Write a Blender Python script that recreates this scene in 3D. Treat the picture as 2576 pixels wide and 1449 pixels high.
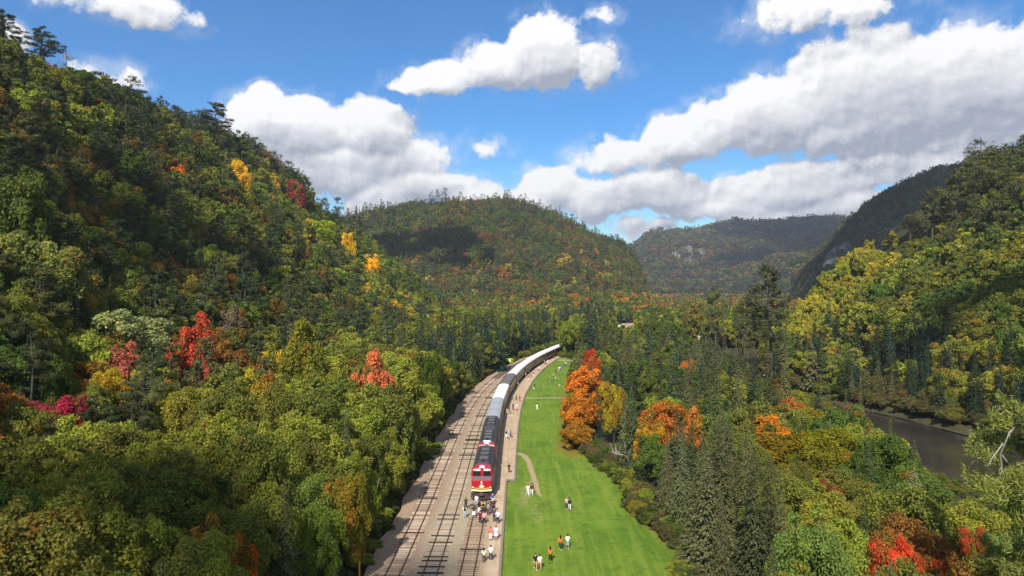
import bpy, math, random
import numpy as np
from mathutils import Vector, Matrix

for o in list(bpy.data.objects): bpy.data.objects.remove(o)
SC = bpy.context.scene
COL = SC.collection
R = random.Random(11)
RS = np.random.RandomState(11)
rad = math.radians

# ------------------------------------------------------------------ camera, light, exposure
CAMZ = 31.0
cd = bpy.data.cameras.new("camera"); cam = bpy.data.objects.new("camera", cd); COL.objects.link(cam)
cam.location = (0, 0, CAMZ); cam.rotation_euler = (rad(90), 0, 0)
cd.sensor_width = 36; cd.lens = 24; cd.clip_start = .5; cd.clip_end = 20000
SC.camera = cam
SUN_EL = 42.0
SHX, SHY = 0.24, 0.971                       # horizontal direction in which shadows fall
TOSUN = Vector((-SHX*math.cos(rad(SUN_EL)), -SHY*math.cos(rad(SUN_EL)), math.sin(rad(SUN_EL))))
sd = bpy.data.lights.new("sun", 'SUN'); sun = bpy.data.objects.new("sun", sd); COL.objects.link(sun)
sd.energy = 4.8; sd.angle = rad(.53); sd.color = (1, .94, .84)
sun.location = TOSUN*900
sun.rotation_euler = TOSUN.to_track_quat('Z', 'Y').to_euler()
SC.view_settings.view_transform = 'Standard'; SC.view_settings.look = 'None'
SC.view_settings.exposure = 0.58; SC.view_settings.gamma = 1.0
SC.view_settings.use_curve_mapping = False
SC.render.engine = 'CYCLES'
cy = SC.cycles
cy.max_bounces = 5; cy.diffuse_bounces = 3; cy.glossy_bounces = 2; cy.transmission_bounces = 3
cy.transparent_max_bounces = 4; cy.volume_bounces = 0
cy.use_denoising = True; cy.caustics_reflective = False; cy.caustics_refractive = False
try: cy.denoiser = 'OPENIMAGEDENOISE'; cy.denoising_prefilter = 'ACCURATE'
except Exception: pass

# ------------------------------------------------------------------ node helper
class NT:
    def __init__(s, tree): s.t = tree; s.n = tree.nodes; s.l = tree.links
    def node(s, typ, **kw):
        x = s.n.new(typ)
        for k, v in kw.items(): setattr(x, k, v)
        return x
    def put(s, sock, v):
        if isinstance(v, bpy.types.NodeSocket): s.l.new(v, sock)
        elif v is not None:
            if hasattr(sock.default_value, '__len__') and not hasattr(v, '__len__'): v = (v,)*len(sock.default_value)
            if hasattr(sock.default_value, '__len__') and len(sock.default_value) == 4 and len(v) == 3: v = (*v, 1)
            sock.default_value = v
    def m(s, op, a, b=None, c=None, clamp=False):
        x = s.node('ShaderNodeMath', operation=op, use_clamp=clamp)
        for i, v in enumerate((a, b, c)):
            if v is not None: s.put(x.inputs[i], v)
        return x.outputs[0]
    def vm(s, op, a, b=None, out=0):
        x = s.node('ShaderNodeVectorMath', operation=op); s.put(x.inputs[0], a)
        if b is not None: s.put(x.inputs[1], b)
        return x.outputs[out]
    def mix(s, f, a, b, blend='MIX'):
        x = s.node('ShaderNodeMix', data_type='RGBA', blend_type=blend); x.clamp_factor = True
        s.put(x.inputs[0], f); s.put(x.inputs[6], a); s.put(x.inputs[7], b); return x.outputs[2]
    def ramp(s, v, lo, hi, a=0., b=1., smooth=True):
        x = s.node('ShaderNodeMapRange', interpolation_type='SMOOTHSTEP' if smooth else 'LINEAR')
        for i, q in enumerate((v, lo, hi, a, b)): s.put(x.inputs[i], q)
        return x.outputs[0]
    def noise(s, vec, scale, detail=4, rough=.55, out=0, dist=0):
        x = s.node('ShaderNodeTexNoise'); s.put(x.inputs['Vector'], vec)
        x.inputs['Scale'].default_value = scale; x.inputs['Detail'].default_value = detail
        x.inputs['Roughness'].default_value = rough; x.inputs['Distortion'].default_value = dist
        return x.outputs[out]
    def vor(s, vec, scale, out=0, feature='F1', detail=0, rand=1):
        x = s.node('ShaderNodeTexVoronoi', feature=feature); s.put(x.inputs['Vector'], vec)
        x.inputs['Scale'].default_value = scale; x.inputs['Randomness'].default_value = rand
        if detail: x.inputs['Detail'].default_value = detail
        return x.outputs[out]
    def pos(s): return s.node('ShaderNodeNewGeometry').outputs['Position']
    def attr(s, name, typ='GEOMETRY', out=0): return s.node('ShaderNodeAttribute', attribute_name=name, attribute_type=typ).outputs[out]

def new_mat(name):
    m = bpy.data.materials.new(name); m.use_nodes = True
    m.node_tree.nodes.clear(); n = NT(m.node_tree)
    out = n.node('ShaderNodeOutputMaterial')
    return m, n, out
def principled(n, out, col, rough=.6, spec=.3, metal=0, bump=None, bstr=.3, bdist=.05):
    p = n.node('ShaderNodeBsdfPrincipled')
    n.put(p.inputs['Base Color'], col); n.put(p.inputs['Roughness'], rough)
    p.inputs['Specular IOR Level'].default_value = spec; n.put(p.inputs['Metallic'], metal)
    if bump is not None:
        b = n.node('ShaderNodeBump'); b.inputs['Strength'].default_value = bstr; b.inputs['Distance'].default_value = bdist
        n.l.new(bump, b.inputs['Height']); n.l.new(b.outputs[0], p.inputs['Normal'])
    n.l.new(p.outputs[0], out.inputs[0]); return p
def paint(name, col, rough=.45, spec=.4, metal=0, wear=.18):
    m, n, out = new_mat(name)
    tc = n.node('ShaderNodeTexCoord').outputs['Object']
    a = n.noise(tc, 1.3, 5, .65); b = n.noise(tc, 9, 3, .6)
    f = n.m('ADD', n.m('MULTIPLY', a, .7), n.m('MULTIPLY', b, .3))
    c = n.mix(n.ramp(f, .35, .7, 0, wear), col, tuple(.35*x+.05 for x in col))
    principled(n, out, c, rough, spec, metal); return m

# ------------------------------------------------------------------ sky with clouds (world)
def az_el(x, y):
    dx, dz = (x-1288)/1717.3, (724.5-y)/1717.3
    return math.atan(dx), math.atan(dz/math.sqrt(1+dx*dx))
W = bpy.data.worlds.new("World"); SC.world = W; W.use_nodes = True
def build_world():
    W.node_tree.nodes.clear(); n = NT(W.node_tree)
    # node group: cloud thickness at (azimuth, elevation)
    g = bpy.data.node_groups.new("cloud_field", 'ShaderNodeTree')
    g.interface.new_socket("P", in_out='INPUT', socket_type='NodeSocketVector')
    g.interface.new_socket("D", in_out='OUTPUT', socket_type='NodeSocketFloat'); g.interface.new_socket("S", in_out='OUTPUT', socket_type='NodeSocketFloat')
    k = NT(g); gi = k.node('NodeGroupInput'); go = k.node('NodeGroupOutput')
    P = gi.outputs[0]
    wob = k.noise(P, 7, 3, .6, out=1)
    Pw = k.vm('ADD', P, k.vm('MULTIPLY', k.vm('SUBTRACT', wob, (.5, .5, .5)), (.07, .05, 0)))
    sp = k.node('ShaderNodeSeparateXYZ'); k.l.new(Pw, sp.inputs[0]); A, E = sp.outputs[0], sp.outputs[1]
    # cumulus masses: x, y of the middle, half width, half height up, half height down (all as angles), weight
    CL = [(1360,150,120,115,75,1.),(1250,170,140,60,55,.95),(1090,205,140,50,40,.85),(1500,150,120,60,60,.55),
          (740,325,160,85,110,1.),(640,310,90,70,90,.85),(930,330,120,95,110,.95),(850,420,300,60,90,.85),(1020,400,150,60,90,.7),
          (2200,235,290,130,130,1.1),(2430,215,250,150,150,1.1),(1960,290,210,105,90,1.),(1730,345,170,65,70,.9),(2150,330,330,60,70,.9),
          (1560,400,160,60,60,.75),(1390,480,110,75,60,1.05),(1480,500,130,60,70,1.),(1200,500,120,45,40,.85),(970,500,110,65,80,1.),(2000,470,300,60,60,.85),
          (2300,440,330,70,50,.7),(1930,545,170,30,40,.8),(2450,350,240,50,50,.6),(1220,370,70,40,40,.45),(1600,570,90,25,50,.45),
          (290,0,190,60,45,.6),(2060,35,190,50,50,.42),(20,90,50,40,40,.8),(280,190,90,35,30,.4),(1500,40,60,20,20,.2),
          (690,270,60,60,60,.9),(1060,470,200,50,50,.95),(1330,520,150,50,50,.9),(1650,480,160,60,60,.9),(1850,520,200,40,40,.7),(2150,520,200,50,40,.8),(760,440,160,40,60,.9),(-500,250,320,120,110,1.),(3100,260,330,150,130,1.1),(-1300,420,350,120,90,1.),(4200,480,330,120,90,1.)]
    D = None
    for (x, y, rx, ru, rd, w) in CL:
        a0, e0 = az_el(x, y)
        rx, ru, rd = rx/1900, ru/1800, rd/1800
        dx = k.m('MULTIPLY', k.m('SUBTRACT', A, a0), 1/rx)
        de = k.m('SUBTRACT', E, e0)
        dy = k.m('MAXIMUM', k.m('MULTIPLY', de, 1/ru), k.m('MULTIPLY', de, -1/rd))
        q = k.m('SUBTRACT', w, k.m('MULTIPLY', w*.9, k.m('ADD', k.m('MULTIPLY', dx, dx), k.m('MULTIPLY', dy, dy))))
        D = q if D is None else k.m('SMOOTH_MAX', D, q, .25)
    # everywhere else on the sky: scattered fair weather clouds of the same kind
    sc = k.noise(P, 3.2, 2, .5)
    vis = k.ramp(k.m('ABSOLUTE', A), .68, .95)
    hi = k.ramp(E, .42, .6)
    D2 = k.m('MULTIPLY', k.m('SUBTRACT', sc, .47), 5)
    D2 = k.m('SUBTRACT', D2, k.m('MULTIPLY', k.m('SUBTRACT', 1., k.m('MAXIMUM', vis, hi)), 4))
    D = k.m('MAXIMUM', D, D2)
    b1 = k.vor(P, 9, 0, 'SMOOTH_F1'); b2 = k.vor(Pw, 21, 0, 'SMOOTH_F1'); b3 = k.vor(Pw, 52, 0, 'SMOOTH_F1')
    fb = k.noise(P, 14, 9, .68)
    bill = k.m('ADD', k.m('MULTIPLY', b1, -.62), k.m('ADD', k.m('MULTIPLY', b2, -.42), k.m('MULTIPLY', b3, -.28)))
    tex = k.m('ADD', k.m('ADD', bill, .42), k.m('MULTIPLY', k.m('SUBTRACT', fb, .5), 1.5))
    tex = k.m('MULTIPLY', tex, k.ramp(D, .2, 1.1, 1.25, .65))
    k.l.new(k.m('ADD', k.m('ADD', D, tex), .25), go.inputs[0]); k.l.new(D, go.inputs[1])
    # world graph
    gen = n.node('ShaderNodeTexCoord').outputs['Generated']
    s = n.node('ShaderNodeSeparateXYZ'); n.l.new(gen, s.inputs[0])
    az = n.m('ARCTAN2', s.outputs[0], s.outputs[1]); el = n.m('ARCSINE', s.outputs[2])
    cx = n.node('ShaderNodeCombineXYZ'); n.l.new(az, cx.inputs[0]); n.l.new(el, cx.inputs[1]); p0 = cx.outputs[0]
    def F(off):
        q = n.node('ShaderNodeGroup'); q.node_tree = g; n.l.new(n.vm('ADD', p0, off), q.inputs[0]); return q.outputs
    d0, d1, d2 = F((0, 0, 0)), F((-.005, .008, 0)), F((-.010, .045, 0))
    s0, s2 = d0[1], d2[1]; d0, d1 = d0[0], d1[0]
    alpha = n.ramp(d0, .10, .44)
    thin = n.m('MAXIMUM', alpha, n.m('MULTIPLY', n.ramp(d0, -.5, .3, 0, .34), n.ramp(n.noise(p0, 16, 7, .65), .42, .62)))
    lit = n.m('ADD', .45, n.m('MULTIPLY', n.m('SUBTRACT', d0, d1), 1.25))
    lit = n.m('ADD', lit, n.m('MULTIPLY', n.m('SUBTRACT', s0, s2), .50))
    deep = n.ramp(d0, .4, 1.7, .12, -.12)
    lit = n.m('ADD', lit, deep)
    lit = n.ramp(lit, .15, 1.05, 0, 1, False)
    cc = n.mix(lit, (.38, .42, .51), (1.06, 1.05, 1.04))
    sky = n.node('ShaderNodeTexSky', sky_type='NISHITA'); sky.sun_disc = False
    sky.sun_elevation = rad(SUN_EL); sky.sun_rotation = math.atan2(TOSUN.x, TOSUN.y)
    sky.air_density = 1.0; sky.dust_density = .35; sky.ozone_density = 2.5; sky.altitude = 200
    low = n.ramp(el, -.02, .26)
    tint = n.mix(low, (.72, 1.02, 1.02), (.32, .72, 1.04))
    skyc = n.mix(1., sky.outputs[0], tint, 'MULTIPLY')
    cloudc = n.mix(1., cc, (6.7, 6.7, 6.8), 'MULTIPLY')
    fin = n.mix(thin, skyc, cloudc)
    bg = n.node('ShaderNodeBackground'); n.l.new(fin, bg.inputs[0]); bg.inputs[1].default_value = .1
    o = n.node('ShaderNodeOutputWorld'); n.l.new(bg.outputs[0], o.inputs[0])
    W.cycles.sampling_method = 'MANUAL'; W.cycles.sample_map_resolution = 256
build_world()

# ------------------------------------------------------------------ terrain description (x right, y away, z up)
def vnoise(x, y, seed=0):
    xi = np.floor(x).astype(np.int64); yi = np.floor(y).astype(np.int64); fx = x-xi; fy = y-yi
    fx = fx*fx*(3-2*fx); fy = fy*fy*(3-2*fy)
    def h(a, b):
        v = np.sin(a*127.1+b*311.7+seed*74.7)*43758.5453
        return v-np.floor(v)
    return (h(xi, yi)*(1-fx)+h(xi+1, yi)*fx)*(1-fy)+(h(xi, yi+1)*(1-fx)+h(xi+1, yi+1)*fx)*fy
def fbm(x, y, seed=0, n=4):
    s = 0; a = .5
    for i in range(n): s = s+a*vnoise(x*2**i, y*2**i, seed+i); a *= .5
    return s
_ty = np.array([-60,40,73.5,90,110,128,150,170,190,213,231.6,261,281,305,322,345,380,430,480,525,560,620.])
_tx = np.array([-5.9,-5.6,-5.3,-5.05,-4.75,-4.35,-3.7,-2.9,-1.95,.2,2.5,6.6,10.4,16.2,21.6,30,42,57.5,73,87.5,99,118])
_pc = np.polyfit((_ty-280)/340, _tx, 7)
def train_x(y):
    y = np.asarray(y, float); yc = np.clip(y, -60, 620)
    d = (np.polyval(_pc, (620-280)/340)-np.polyval(_pc, (615-280)/340))/5
    return np.polyval(_pc, (yc-280)/340)+np.where(y > 620, (y-620)*d, 0)
def left_x(y):                                # x of the far left track's middle, 8 m beside the train's track
    y = np.asarray(y, float); s = (train_x(y+1)-train_x(y-1))/2
    return train_x(y)-8*np.sqrt(1+s*s)
def edge_x(y): return np.interp(y, [-60,73.5,109.96,110,129,152,175,189,201,228,258,284,296,310,322], [-1.5,-1.33,-.92,.47,.8,1.37,2.3,3.2,4.1,7,11.5,16.7,19.3,23,26.5])
def lawn_r(y): return np.interp(y, [-60,50,73.5,76.5,82.5,94,106,125,142,180,230,270,295,305], [14,16,18.2,20,19.5,16.8,17.7,14.2,11.5,15.2,19.5,24,27.5,24])
def riv_l(y): return np.interp(y, [-100,100,150,175,200,230,260,330,420], [77,76,74.5,74,71.5,69,71,99,190])
def riv_r(y): return np.interp(y, [-100,100,150,174,191,220,260,330,420], [108,107,106,102.6,96,91,93,120,215])
_foot = lambda y: np.interp(y, [-100,0,110,200,400,520,580,700,1000], [-48,-48,-50,-52,-46,-45,-80,-170,-330])
_footr = lambda y: np.interp(y, [-100,200,350,400,470,600], [118,118,130,165,290,600])
_footd = lambda y: np.interp(y, [500,700,800,900,1000,1500,3000], [800,560,450,415,405,615,1230])
def hgt(x, y):
    x = np.asarray(x, float); y = np.asarray(y, float)
    d = _foot(y)-x
    hl = np.interp(d, [-40,0,11,25,45,87,117,155,195,245,400,700], [0,3,8,20,36,70,103,122,137,155,190,215])
    ys = np.minimum(np.maximum(y, 200), 1100); xs = x*1100/ys
    hm = np.interp(xs, [-700,-400,-255,-210,-133,-88,-5,72,136,181,200,225], [110,128,133,146,158,166,162,136,107,88,60,0])*np.interp(y, [640,720,800,900,1000,1100,1250,1500,1700], [0,.05,.2,.5,.8,1,1,.6,.3])
    ys = np.minimum(np.maximum(y, 200), 2800); xs = x*2800/ys
    hf = np.interp(xs, [0,300,492,574,704,900,1161,1324,1700,2600], [60,110,190,247,258,295,303,306,290,250])*np.interp(y, [1900,2100,2400,2800,3100,3600], [0,.2,.6,1,.9,.5])
    d = x-_footr(y)
    hr = np.interp(d, [0,13,35,57,70,86,120,180,300], [0,10,28,42,58,72,88,104,125])
    d = x-_footd(y)
    hd = np.where(y > 480, np.interp(d, [0,10,30,68,110,126,184,243,290,500], [0,18,50,85,135,155,182,200,205,230]), 0)
    hx = np.interp(y, [2600,3400,4200], [0,60,90])
    h = np.maximum.reduce([hl, hm, hf, hr, hd, hx])
    k = np.clip(h/25, 0, 1)
    h = h+k*((fbm(x/70, y/70, 3)-.47)*21+(vnoise(x/19, y/19, 9)-.5)*3.5)*np.clip(1+y/1500, 1, 2.6)
    # river bed and low banks
    a, b = riv_l(y), riv_r(y)
    inr = np.clip(np.minimum(x-a, b-x)/3+.5, 0, 1)*(y < 415)
    h = np.where(h < 12, h*(1-inr)+(-5.2)*inr, h)
    nb = np.clip((a-x)/11, 0, 1); h = np.where((x <= a) & (x > a-11) & (h < 6) & (y < 300), h*nb-2.6*(1-nb), h)
    rb = ((x > b) & (x < _footr(y)+4) & (y < 400))
    h = np.where(rb & (h < 4), h-1.2*(1-inr), h)
    # level track bed and lawn
    c = np.clip(np.minimum(x-(left_x(y)-7), np.maximum(lawn_r(y), train_x(y)+4)+4-x)/3, 0, 1)*(y < 600)
    return h*(1-c)-.45*c

# ------------------------------------------------------------------ mesh helpers
def tag(o, label=None, cat=None, group=None, kind=None):
    if label: o['label'] = label
    if cat: o['category'] = cat
    if group: o['group'] = group
    if kind: o['kind'] = kind
    return o
def link(name, me, parent=None, loc=None, rot=None, col=None):
    o = bpy.data.objects.new(name, me); COL.objects.link(o)
    if parent is not None: o.parent = parent
    if loc is not None: o.location = loc
    if rot is not None: o.rotation_euler = rot
    if col is not None: o.color = col
    return o
def empty(name, loc=(0, 0, 0), rz=0):
    o = bpy.data.objects.new(name, None); COL.objects.link(o); o.location = loc; o.rotation_euler = (0, 0, rz)
    o.empty_display_size = .2; return o
def npmesh(name, V, Q, mats, attrs=None, midx=None, smooth=False):
    me = bpy.data.meshes.new(name); V = np.asarray(V, np.float32); Q = np.asarray(Q, np.int32); k = Q.shape[1]
    me.vertices.add(len(V)); me.vertices.foreach_set('co', V.ravel())
    me.loops.add(Q.size); me.loops.foreach_set('vertex_index', Q.ravel())
    me.polygons.add(len(Q)); me.polygons.foreach_set('loop_start', np.arange(0, Q.size, k, dtype=np.int32))
    me.polygons.foreach_set('loop_total', np.full(len(Q), k, np.int32))
    for m in mats: me.materials.append(m)
    if midx is not None: me.polygons.foreach_set('material_index', np.asarray(midx, np.int32))
    if attrs:
        for nme, arr in attrs.items():
            arr = np.asarray(arr, np.float32)
            if arr.ndim == 1: at = me.attributes.new(nme, 'FLOAT', 'POINT'); at.data.foreach_set('value', arr)
            else: at = me.attributes.new(nme, 'FLOAT_VECTOR', 'POINT'); at.data.foreach_set('vector', arr.ravel())
    me.update(calc_edges=True)
    if smooth: me.polygons.foreach_set('use_smooth', np.ones(len(Q), bool))
    return me
class MB:
    """collects simple solids for one mesh"""
    def __init__(s): s.v = []; s.f = []
    def add(s, vs, fs):
        b = len(s.v); s.v += [tuple(v) for v in vs]; s.f += [tuple(b+i for i in f) for f in fs]; return s
    def box(s, x0, x1, y0, y1, z0, z1, M=None):
        vs = [Vector(p) for p in ((x0,y0,z0),(x1,y0,z0),(x1,y1,z0),(x0,y1,z0),(x0,y0,z1),(x1,y0,z1),(x1,y1,z1),(x0,y1,z1))]
        if M is not None: vs = [M@v for v in vs]
        return s.add(vs, [(0,3,2,1),(4,5,6,7),(0,1,5,4),(1,2,6,5),(2,3,7,6),(3,0,4,7)])
    def prism(s, poly, y0, y1, axis='y', M=None):
        """poly: counter-clockwise (a,b) section, extruded along axis"""
        n = len(poly)
        if axis == 'y': vs = [(a, y0, b) for a, b in poly]+[(a, y1, b) for a, b in poly]
        elif axis == 'x': vs = [(y0, a, b) for a, b in poly]+[(y1, a, b) for a, b in poly]
        else: vs = [(a, b, y0) for a, b in poly]+[(a, b, y1) for a, b in poly]
        if M is not None: vs = [M@Vector(v) for v in vs]
        fs = [tuple(range(n)), tuple(range(2*n-1, n-1, -1))]+[(i, i+n, (i+1) % n+n, (i+1) % n) for i in range(n)]
        return s.add(vs, fs)
    def cyl(s, c, r, h, axis='z', n=12, r2=None):
        r2 = r if r2 is None else r2; vs = []
        for k, (rr, t) in enumerate(((r, 0), (r2, h))):
            for i in range(n):
                a = 2*math.pi*i/n; u, v = rr*math.cos(a), rr*math.sin(a)
                p = {'z': (u, v, t), 'x': (t, u, v), 'y': (u, t, v)}[axis]
                vs.append((c[0]+p[0], c[1]+p[1], c[2]+p[2]))
        return s.add(vs, [tuple(range(n-1, -1, -1)), tuple(range(n, 2*n))]+[(i, (i+1) % n, (i+1) % n+n, i+n) for i in range(n)])
    def tube(s, pts, rads, n=6):
        pts = [Vector([float(c) for c in p]) for p in pts]; b = len(s.v)
        for i, p in enumerate(pts):
            t = (pts[min(i+1, len(pts)-1)]-pts[max(i-1, 0)]).normalized()
            u = t.cross(Vector((0.3, .1, 1)) if abs(t.z) < .9 else Vector((1, .2, 0))).normalized(); w = t.cross(u)
            for k in range(n):
                a = 2*math.pi*k/n; s.v.append(tuple(p+float(rads[i])*(math.cos(a)*u+math.sin(a)*w)))
        for i in range(len(pts)-1):
            for k in range(n): s.f.append((b+i*n+k, b+i*n+(k+1) % n, b+(i+1)*n+(k+1) % n, b+(i+1)*n+k))
        s.f.append(tuple(b+(len(pts)-1)*n+k for k in range(n)))
        return s
    def mesh(s, name, mat, smooth=False, bevel=0):
        me = bpy.data.meshes.new(name); me.from_pydata(s.v, [], s.f)
        for m in (mat if isinstance(mat, (list, tuple)) else [mat]): me.materials.append(m)
        import bmesh
        bm = bmesh.new(); bm.from_mesh(me); bmesh.ops.recalc_face_normals(bm, faces=bm.faces)
        if bevel: bmesh.ops.bevel(bm, geom=[e for e in bm.edges if len(e.link_faces) == 2 and e.calc_face_angle(0) > .5], offset=bevel, segments=1, affect='EDGES')
        bm.to_mesh(me); bm.free()
        if smooth: me.polygons.foreach_set('use_smooth', np.ones(len(me.polygons), bool))
        me.update(); return me
    def build(s, name, mat, parent=None, smooth=False, bevel=0, **k): return link(name, s.mesh(name, mat, smooth, bevel), parent, **k)
def copy_tree(o, parent=None):
    c = o.copy(); COL.objects.link(c); c.parent = parent
    for ch in KIDS.get(o.name, []): copy_tree(ch, c)
    return c
KIDS = {}
def note_kids(root):
    for o in bpy.data.objects:
        if o.parent is not None: KIDS.setdefault(o.parent.name, [])
    st = [root]; allo = {}
    for o in bpy.data.objects:
        if o.parent is not None: allo.setdefault(o.parent.name, []).append(o)
    while st:
        q = st.pop(); KIDS[q.name] = allo.get(q.name, []); st += KIDS[q.name]

# ------------------------------------------------------------------ materials
def mat_ground():
    m, n, out = new_mat("forest_floor"); p = n.pos()
    a = n.noise(p, .12, 6, .6); b = n.noise(p, 1.4, 4, .6)
    c = n.mix(n.ramp(a, .35, .65), (.035, .04, .016), (.075, .06, .028)); c = n.mix(n.ramp(b, .45, .75), c, (.05, .07, .02))
    rock = n.mix(n.ramp(n.noise(p, .12, 8, .75), .35, .65), (.045, .042, .040), (.26, .24, .225))
    rk = n.attr('rock', out=2)
    c = n.mix(rk, c, rock)
    principled(n, out, c, .9, .1, bump=n.noise(p, .9, 6, .7), bstr=.8, bdist=.6); return m
def mat_lawn():
    m, n, out = new_mat("mown_grass"); p = n.pos()
    st = n.vm('MULTIPLY', p, (1.3, .07, 1)); a = n.noise(p, .09, 5, .65); s2 = n.noise(st, .9, 4, .6); f = n.noise(p, 5, 4, .75); g = n.noise(p, .8, 5, .7)
    c = n.mix(n.ramp(a, .36, .62), (.078, .150, .013), (.128, .212, .017))
    c = n.mix(n.ramp(s2, .42, .66, 0, .8), c, (.170, .235, .028))
    c = n.mix(n.ramp(g, .48, .72, 0, .7), c, (.045, .105, .012))
    c = n.mix(n.ramp(f, .5, .75, 0, .6), c, (.20, .235, .045))
    # worn, yellowed ground round the path end and along the tree edge
    w = n.attr('worn', out=2); wn = n.ramp(n.m('ADD', w, n.m('MULTIPLY', n.m('SUBTRACT', n.noise(p, 1.3, 6, .7), .5), 1.6)), .35, 1.05)
    c = n.mix(wn, c, (.36, .265, .15))
    c = n.mix(n.m('MULTIPLY', n.attr('litter', out=2), n.ramp(n.noise(p, 2.2, 5, .7), .35, .55)), c, (.24, .085, .025))
    principled(n, out, c, .85, .12, bump=n.m('ADD', f, n.noise(p, 18, 2, .6)), bstr=.6, bdist=.08); return m
def mat_ballast():
    m, n, out = new_mat("ballast"); p = n.pos(); off = n.attr('off', out=2)
    cell = n.vor(p, 7, 1); v = n.node('ShaderNodeSeparateColor'); n.l.new(cell, v.inputs[0])
    big = n.noise(p, .25, 5, .6); mid = n.noise(p, 1.6, 5, .7)
    c = n.mix(v.outputs[0], (.25, .20, .135), (.52, .42, .285))
    c = n.mix(n.ramp(mid, .38, .66), c, (.43, .335, .215))
    c = n.mix(n.ramp(big, .4, .7, 0, .5), c, (.35, .28, .19))
    rust = n.ramp(n.m('ABSOLUTE', off), 3.0, 1.2)
    c = n.mix(n.m('MULTIPLY', rust, n.ramp(mid, .3, .6, .25, .7)), c, (.30, .19, .14))
    shoulder = n.ramp(off, -1.8, -3.0)
    c = n.mix(n.m('MULTIPLY', shoulder, .6), c, (.36, .21, .14))
    r2 = n.ramp(n.m('ABSOLUTE', n.m('SUBTRACT', off, 4)), 1.9, .8); c = n.mix(n.m('MULTIPLY', r2, .45), c, (.42, .34, .28))
    r3 = n.ramp(off, 6.5, 7.6); c = n.mix(n.m('MULTIPLY', r3, n.ramp(mid, .3, .6, .4, .9)), c, (.46, .33, .21))
    principled(n, out, c, .9, .15, bump=n.vor(p, 7, 0), bstr=1., bdist=.12); return m
def mat_platform():
    m, n, out = new_mat("packed_gravel"); p = n.pos()
    st = n.vm('MULTIPLY', p, (2.2, .1, 1)); a = n.noise(p, .3, 5, .6); s2 = n.noise(st, 1., 4, .6); f = n.noise(p, 6, 3, .7)
    c = n.mix(n.ramp(a, .3, .7), (.38, .28, .18), (.50, .385, .265)); c = n.mix(n.ramp(s2, .4, .7, 0, .55), c, (.33, .235, .145))
    c = n.mix(n.ramp(f, .5, .8, 0, .4), c, (.48, .385, .27))
    principled(n, out, c, .9, .12, bump=f, bstr=.5, bdist=.04); return m
def mat_water():
    m, n, out = new_mat("river_water"); p = n.pos()
    h = n.noise(n.vm('MULTIPLY', p, (1, .6, 1)), 1.1, 5, .6)
    c = n.mix(n.ramp(n.noise(p, .04, 3), .4, .6), (.030, .026, .022), (.046, .037, .028))
    principled(n, out, c, .12, .5, bump=h, bstr=.25, bdist=.12); return m
def mat_leaf(name="autumn_leaves", transl=.28):
    m, n, out = new_mat(name)
    oi = n.node('ShaderNodeObjectInfo')
    base = n.mix(1., oi.outputs['Color'], n.attr('tint', 'INSTANCER', 1), 'ADD')
    turn = n.m('ADD', oi.outputs['Alpha'], n.attr('turn', 'INSTANCER', 2))
    sv = n.node('ShaderNodeSeparateXYZ'); n.l.new(n.attr('var', out=1), sv.inputs[0]); pf, lf = sv.outputs[0], sv.outputs[1]
    gk = n.m('MAXIMUM', n.m('SUBTRACT', turn, 1.), 0.); turn = n.m('MULTIPLY', turn, n.m('LESS_THAN', turn, 1.001))
    t = n.ramp(n.m('SUBTRACT', turn, n.m('ADD', n.m('MULTIPLY', pf, .85), n.m('MULTIPLY', lf, .15))), -.06, .06)
    warm = n.mix(lf, (.27, .12, .02), (.34, .22, .03))
    c = n.mix(t, base, warm)
    frac = n.m('FRACT', n.m('ADD', n.m('MULTIPLY', pf, 3.7), n.m('MULTIPLY', lf, .2)))
    c = n.mix(n.ramp(n.m('SUBTRACT', gk, frac), -.08, .08), c, (.15, .13, .025))
    c = n.mix(n.m('MULTIPLY', n.ramp(pf, .35, 1.), .5), c, n.mix(1., c, (1.5, 1.32, .95), 'MULTIPLY'))
    v = n.m('ADD', .76, n.m('ADD', n.m('MULTIPLY', lf, .62), n.m('MULTIPLY', n.m('FRACT', n.m('MULTIPLY', pf, 7.3)), .26)))
    c = n.mix(1., c, v, 'MULTIPLY')
    d = n.node('ShaderNodeBsdfDiffuse'); n.l.new(c, d.inputs[0])
    tr = n.node('ShaderNodeBsdfTranslucent'); n.l.new(n.mix(1., c, (1.15, 1.2, .7), 'MULTIPLY'), tr.inputs[0])
    mx = n.node('ShaderNodeMixShader'); mx.inputs[0].default_value = transl
    n.l.new(d.outputs[0], mx.inputs[1]); n.l.new(tr.outputs[0], mx.inputs[2]); n.l.new(mx.outputs[0], out.inputs[0])
    return m
def mat_bark(name, c1, c2):
    m, n, out = new_mat(name); tc = n.node('ShaderNodeTexCoord').outputs['Object']
    c = n.mix(n.noise(n.vm('MULTIPLY', tc, (3, 3, .6)), 2, 5, .7), c1, c2)
    principled(n, out, c, .9, .1); return m
def mat_tie():
    m, n, out = new_mat("tie_wood"); oi = n.node('ShaderNodeObjectInfo'); p = n.pos()
    a = n.noise(n.vm('MULTIPLY', p, (1, 8, 1)), 1.5, 4, .7)
    c = n.mix(n.ramp(a, .35, .7, 0, .6), oi.outputs['Color'], n.mix(1., oi.outputs['Color'], (.45, .40, .36), 'MULTIPLY'))
    principled(n, out, c, .9, .1); return m
def mat_objcol(name, rough=.85, spec=.2):
    m, n, out = new_mat(name); oi = n.node('ShaderNodeObjectInfo'); tc = n.node('ShaderNodeTexCoord').outputs['Object']
    c = n.mix(n.ramp(n.noise(tc, 7, 3, .6), .4, .7, 0, .25), oi.outputs['Color'], n.mix(1., oi.outputs['Color'], (.55, .55, .55), 'MULTIPLY'))
    principled(n, out, c, rough, spec); return m
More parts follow.
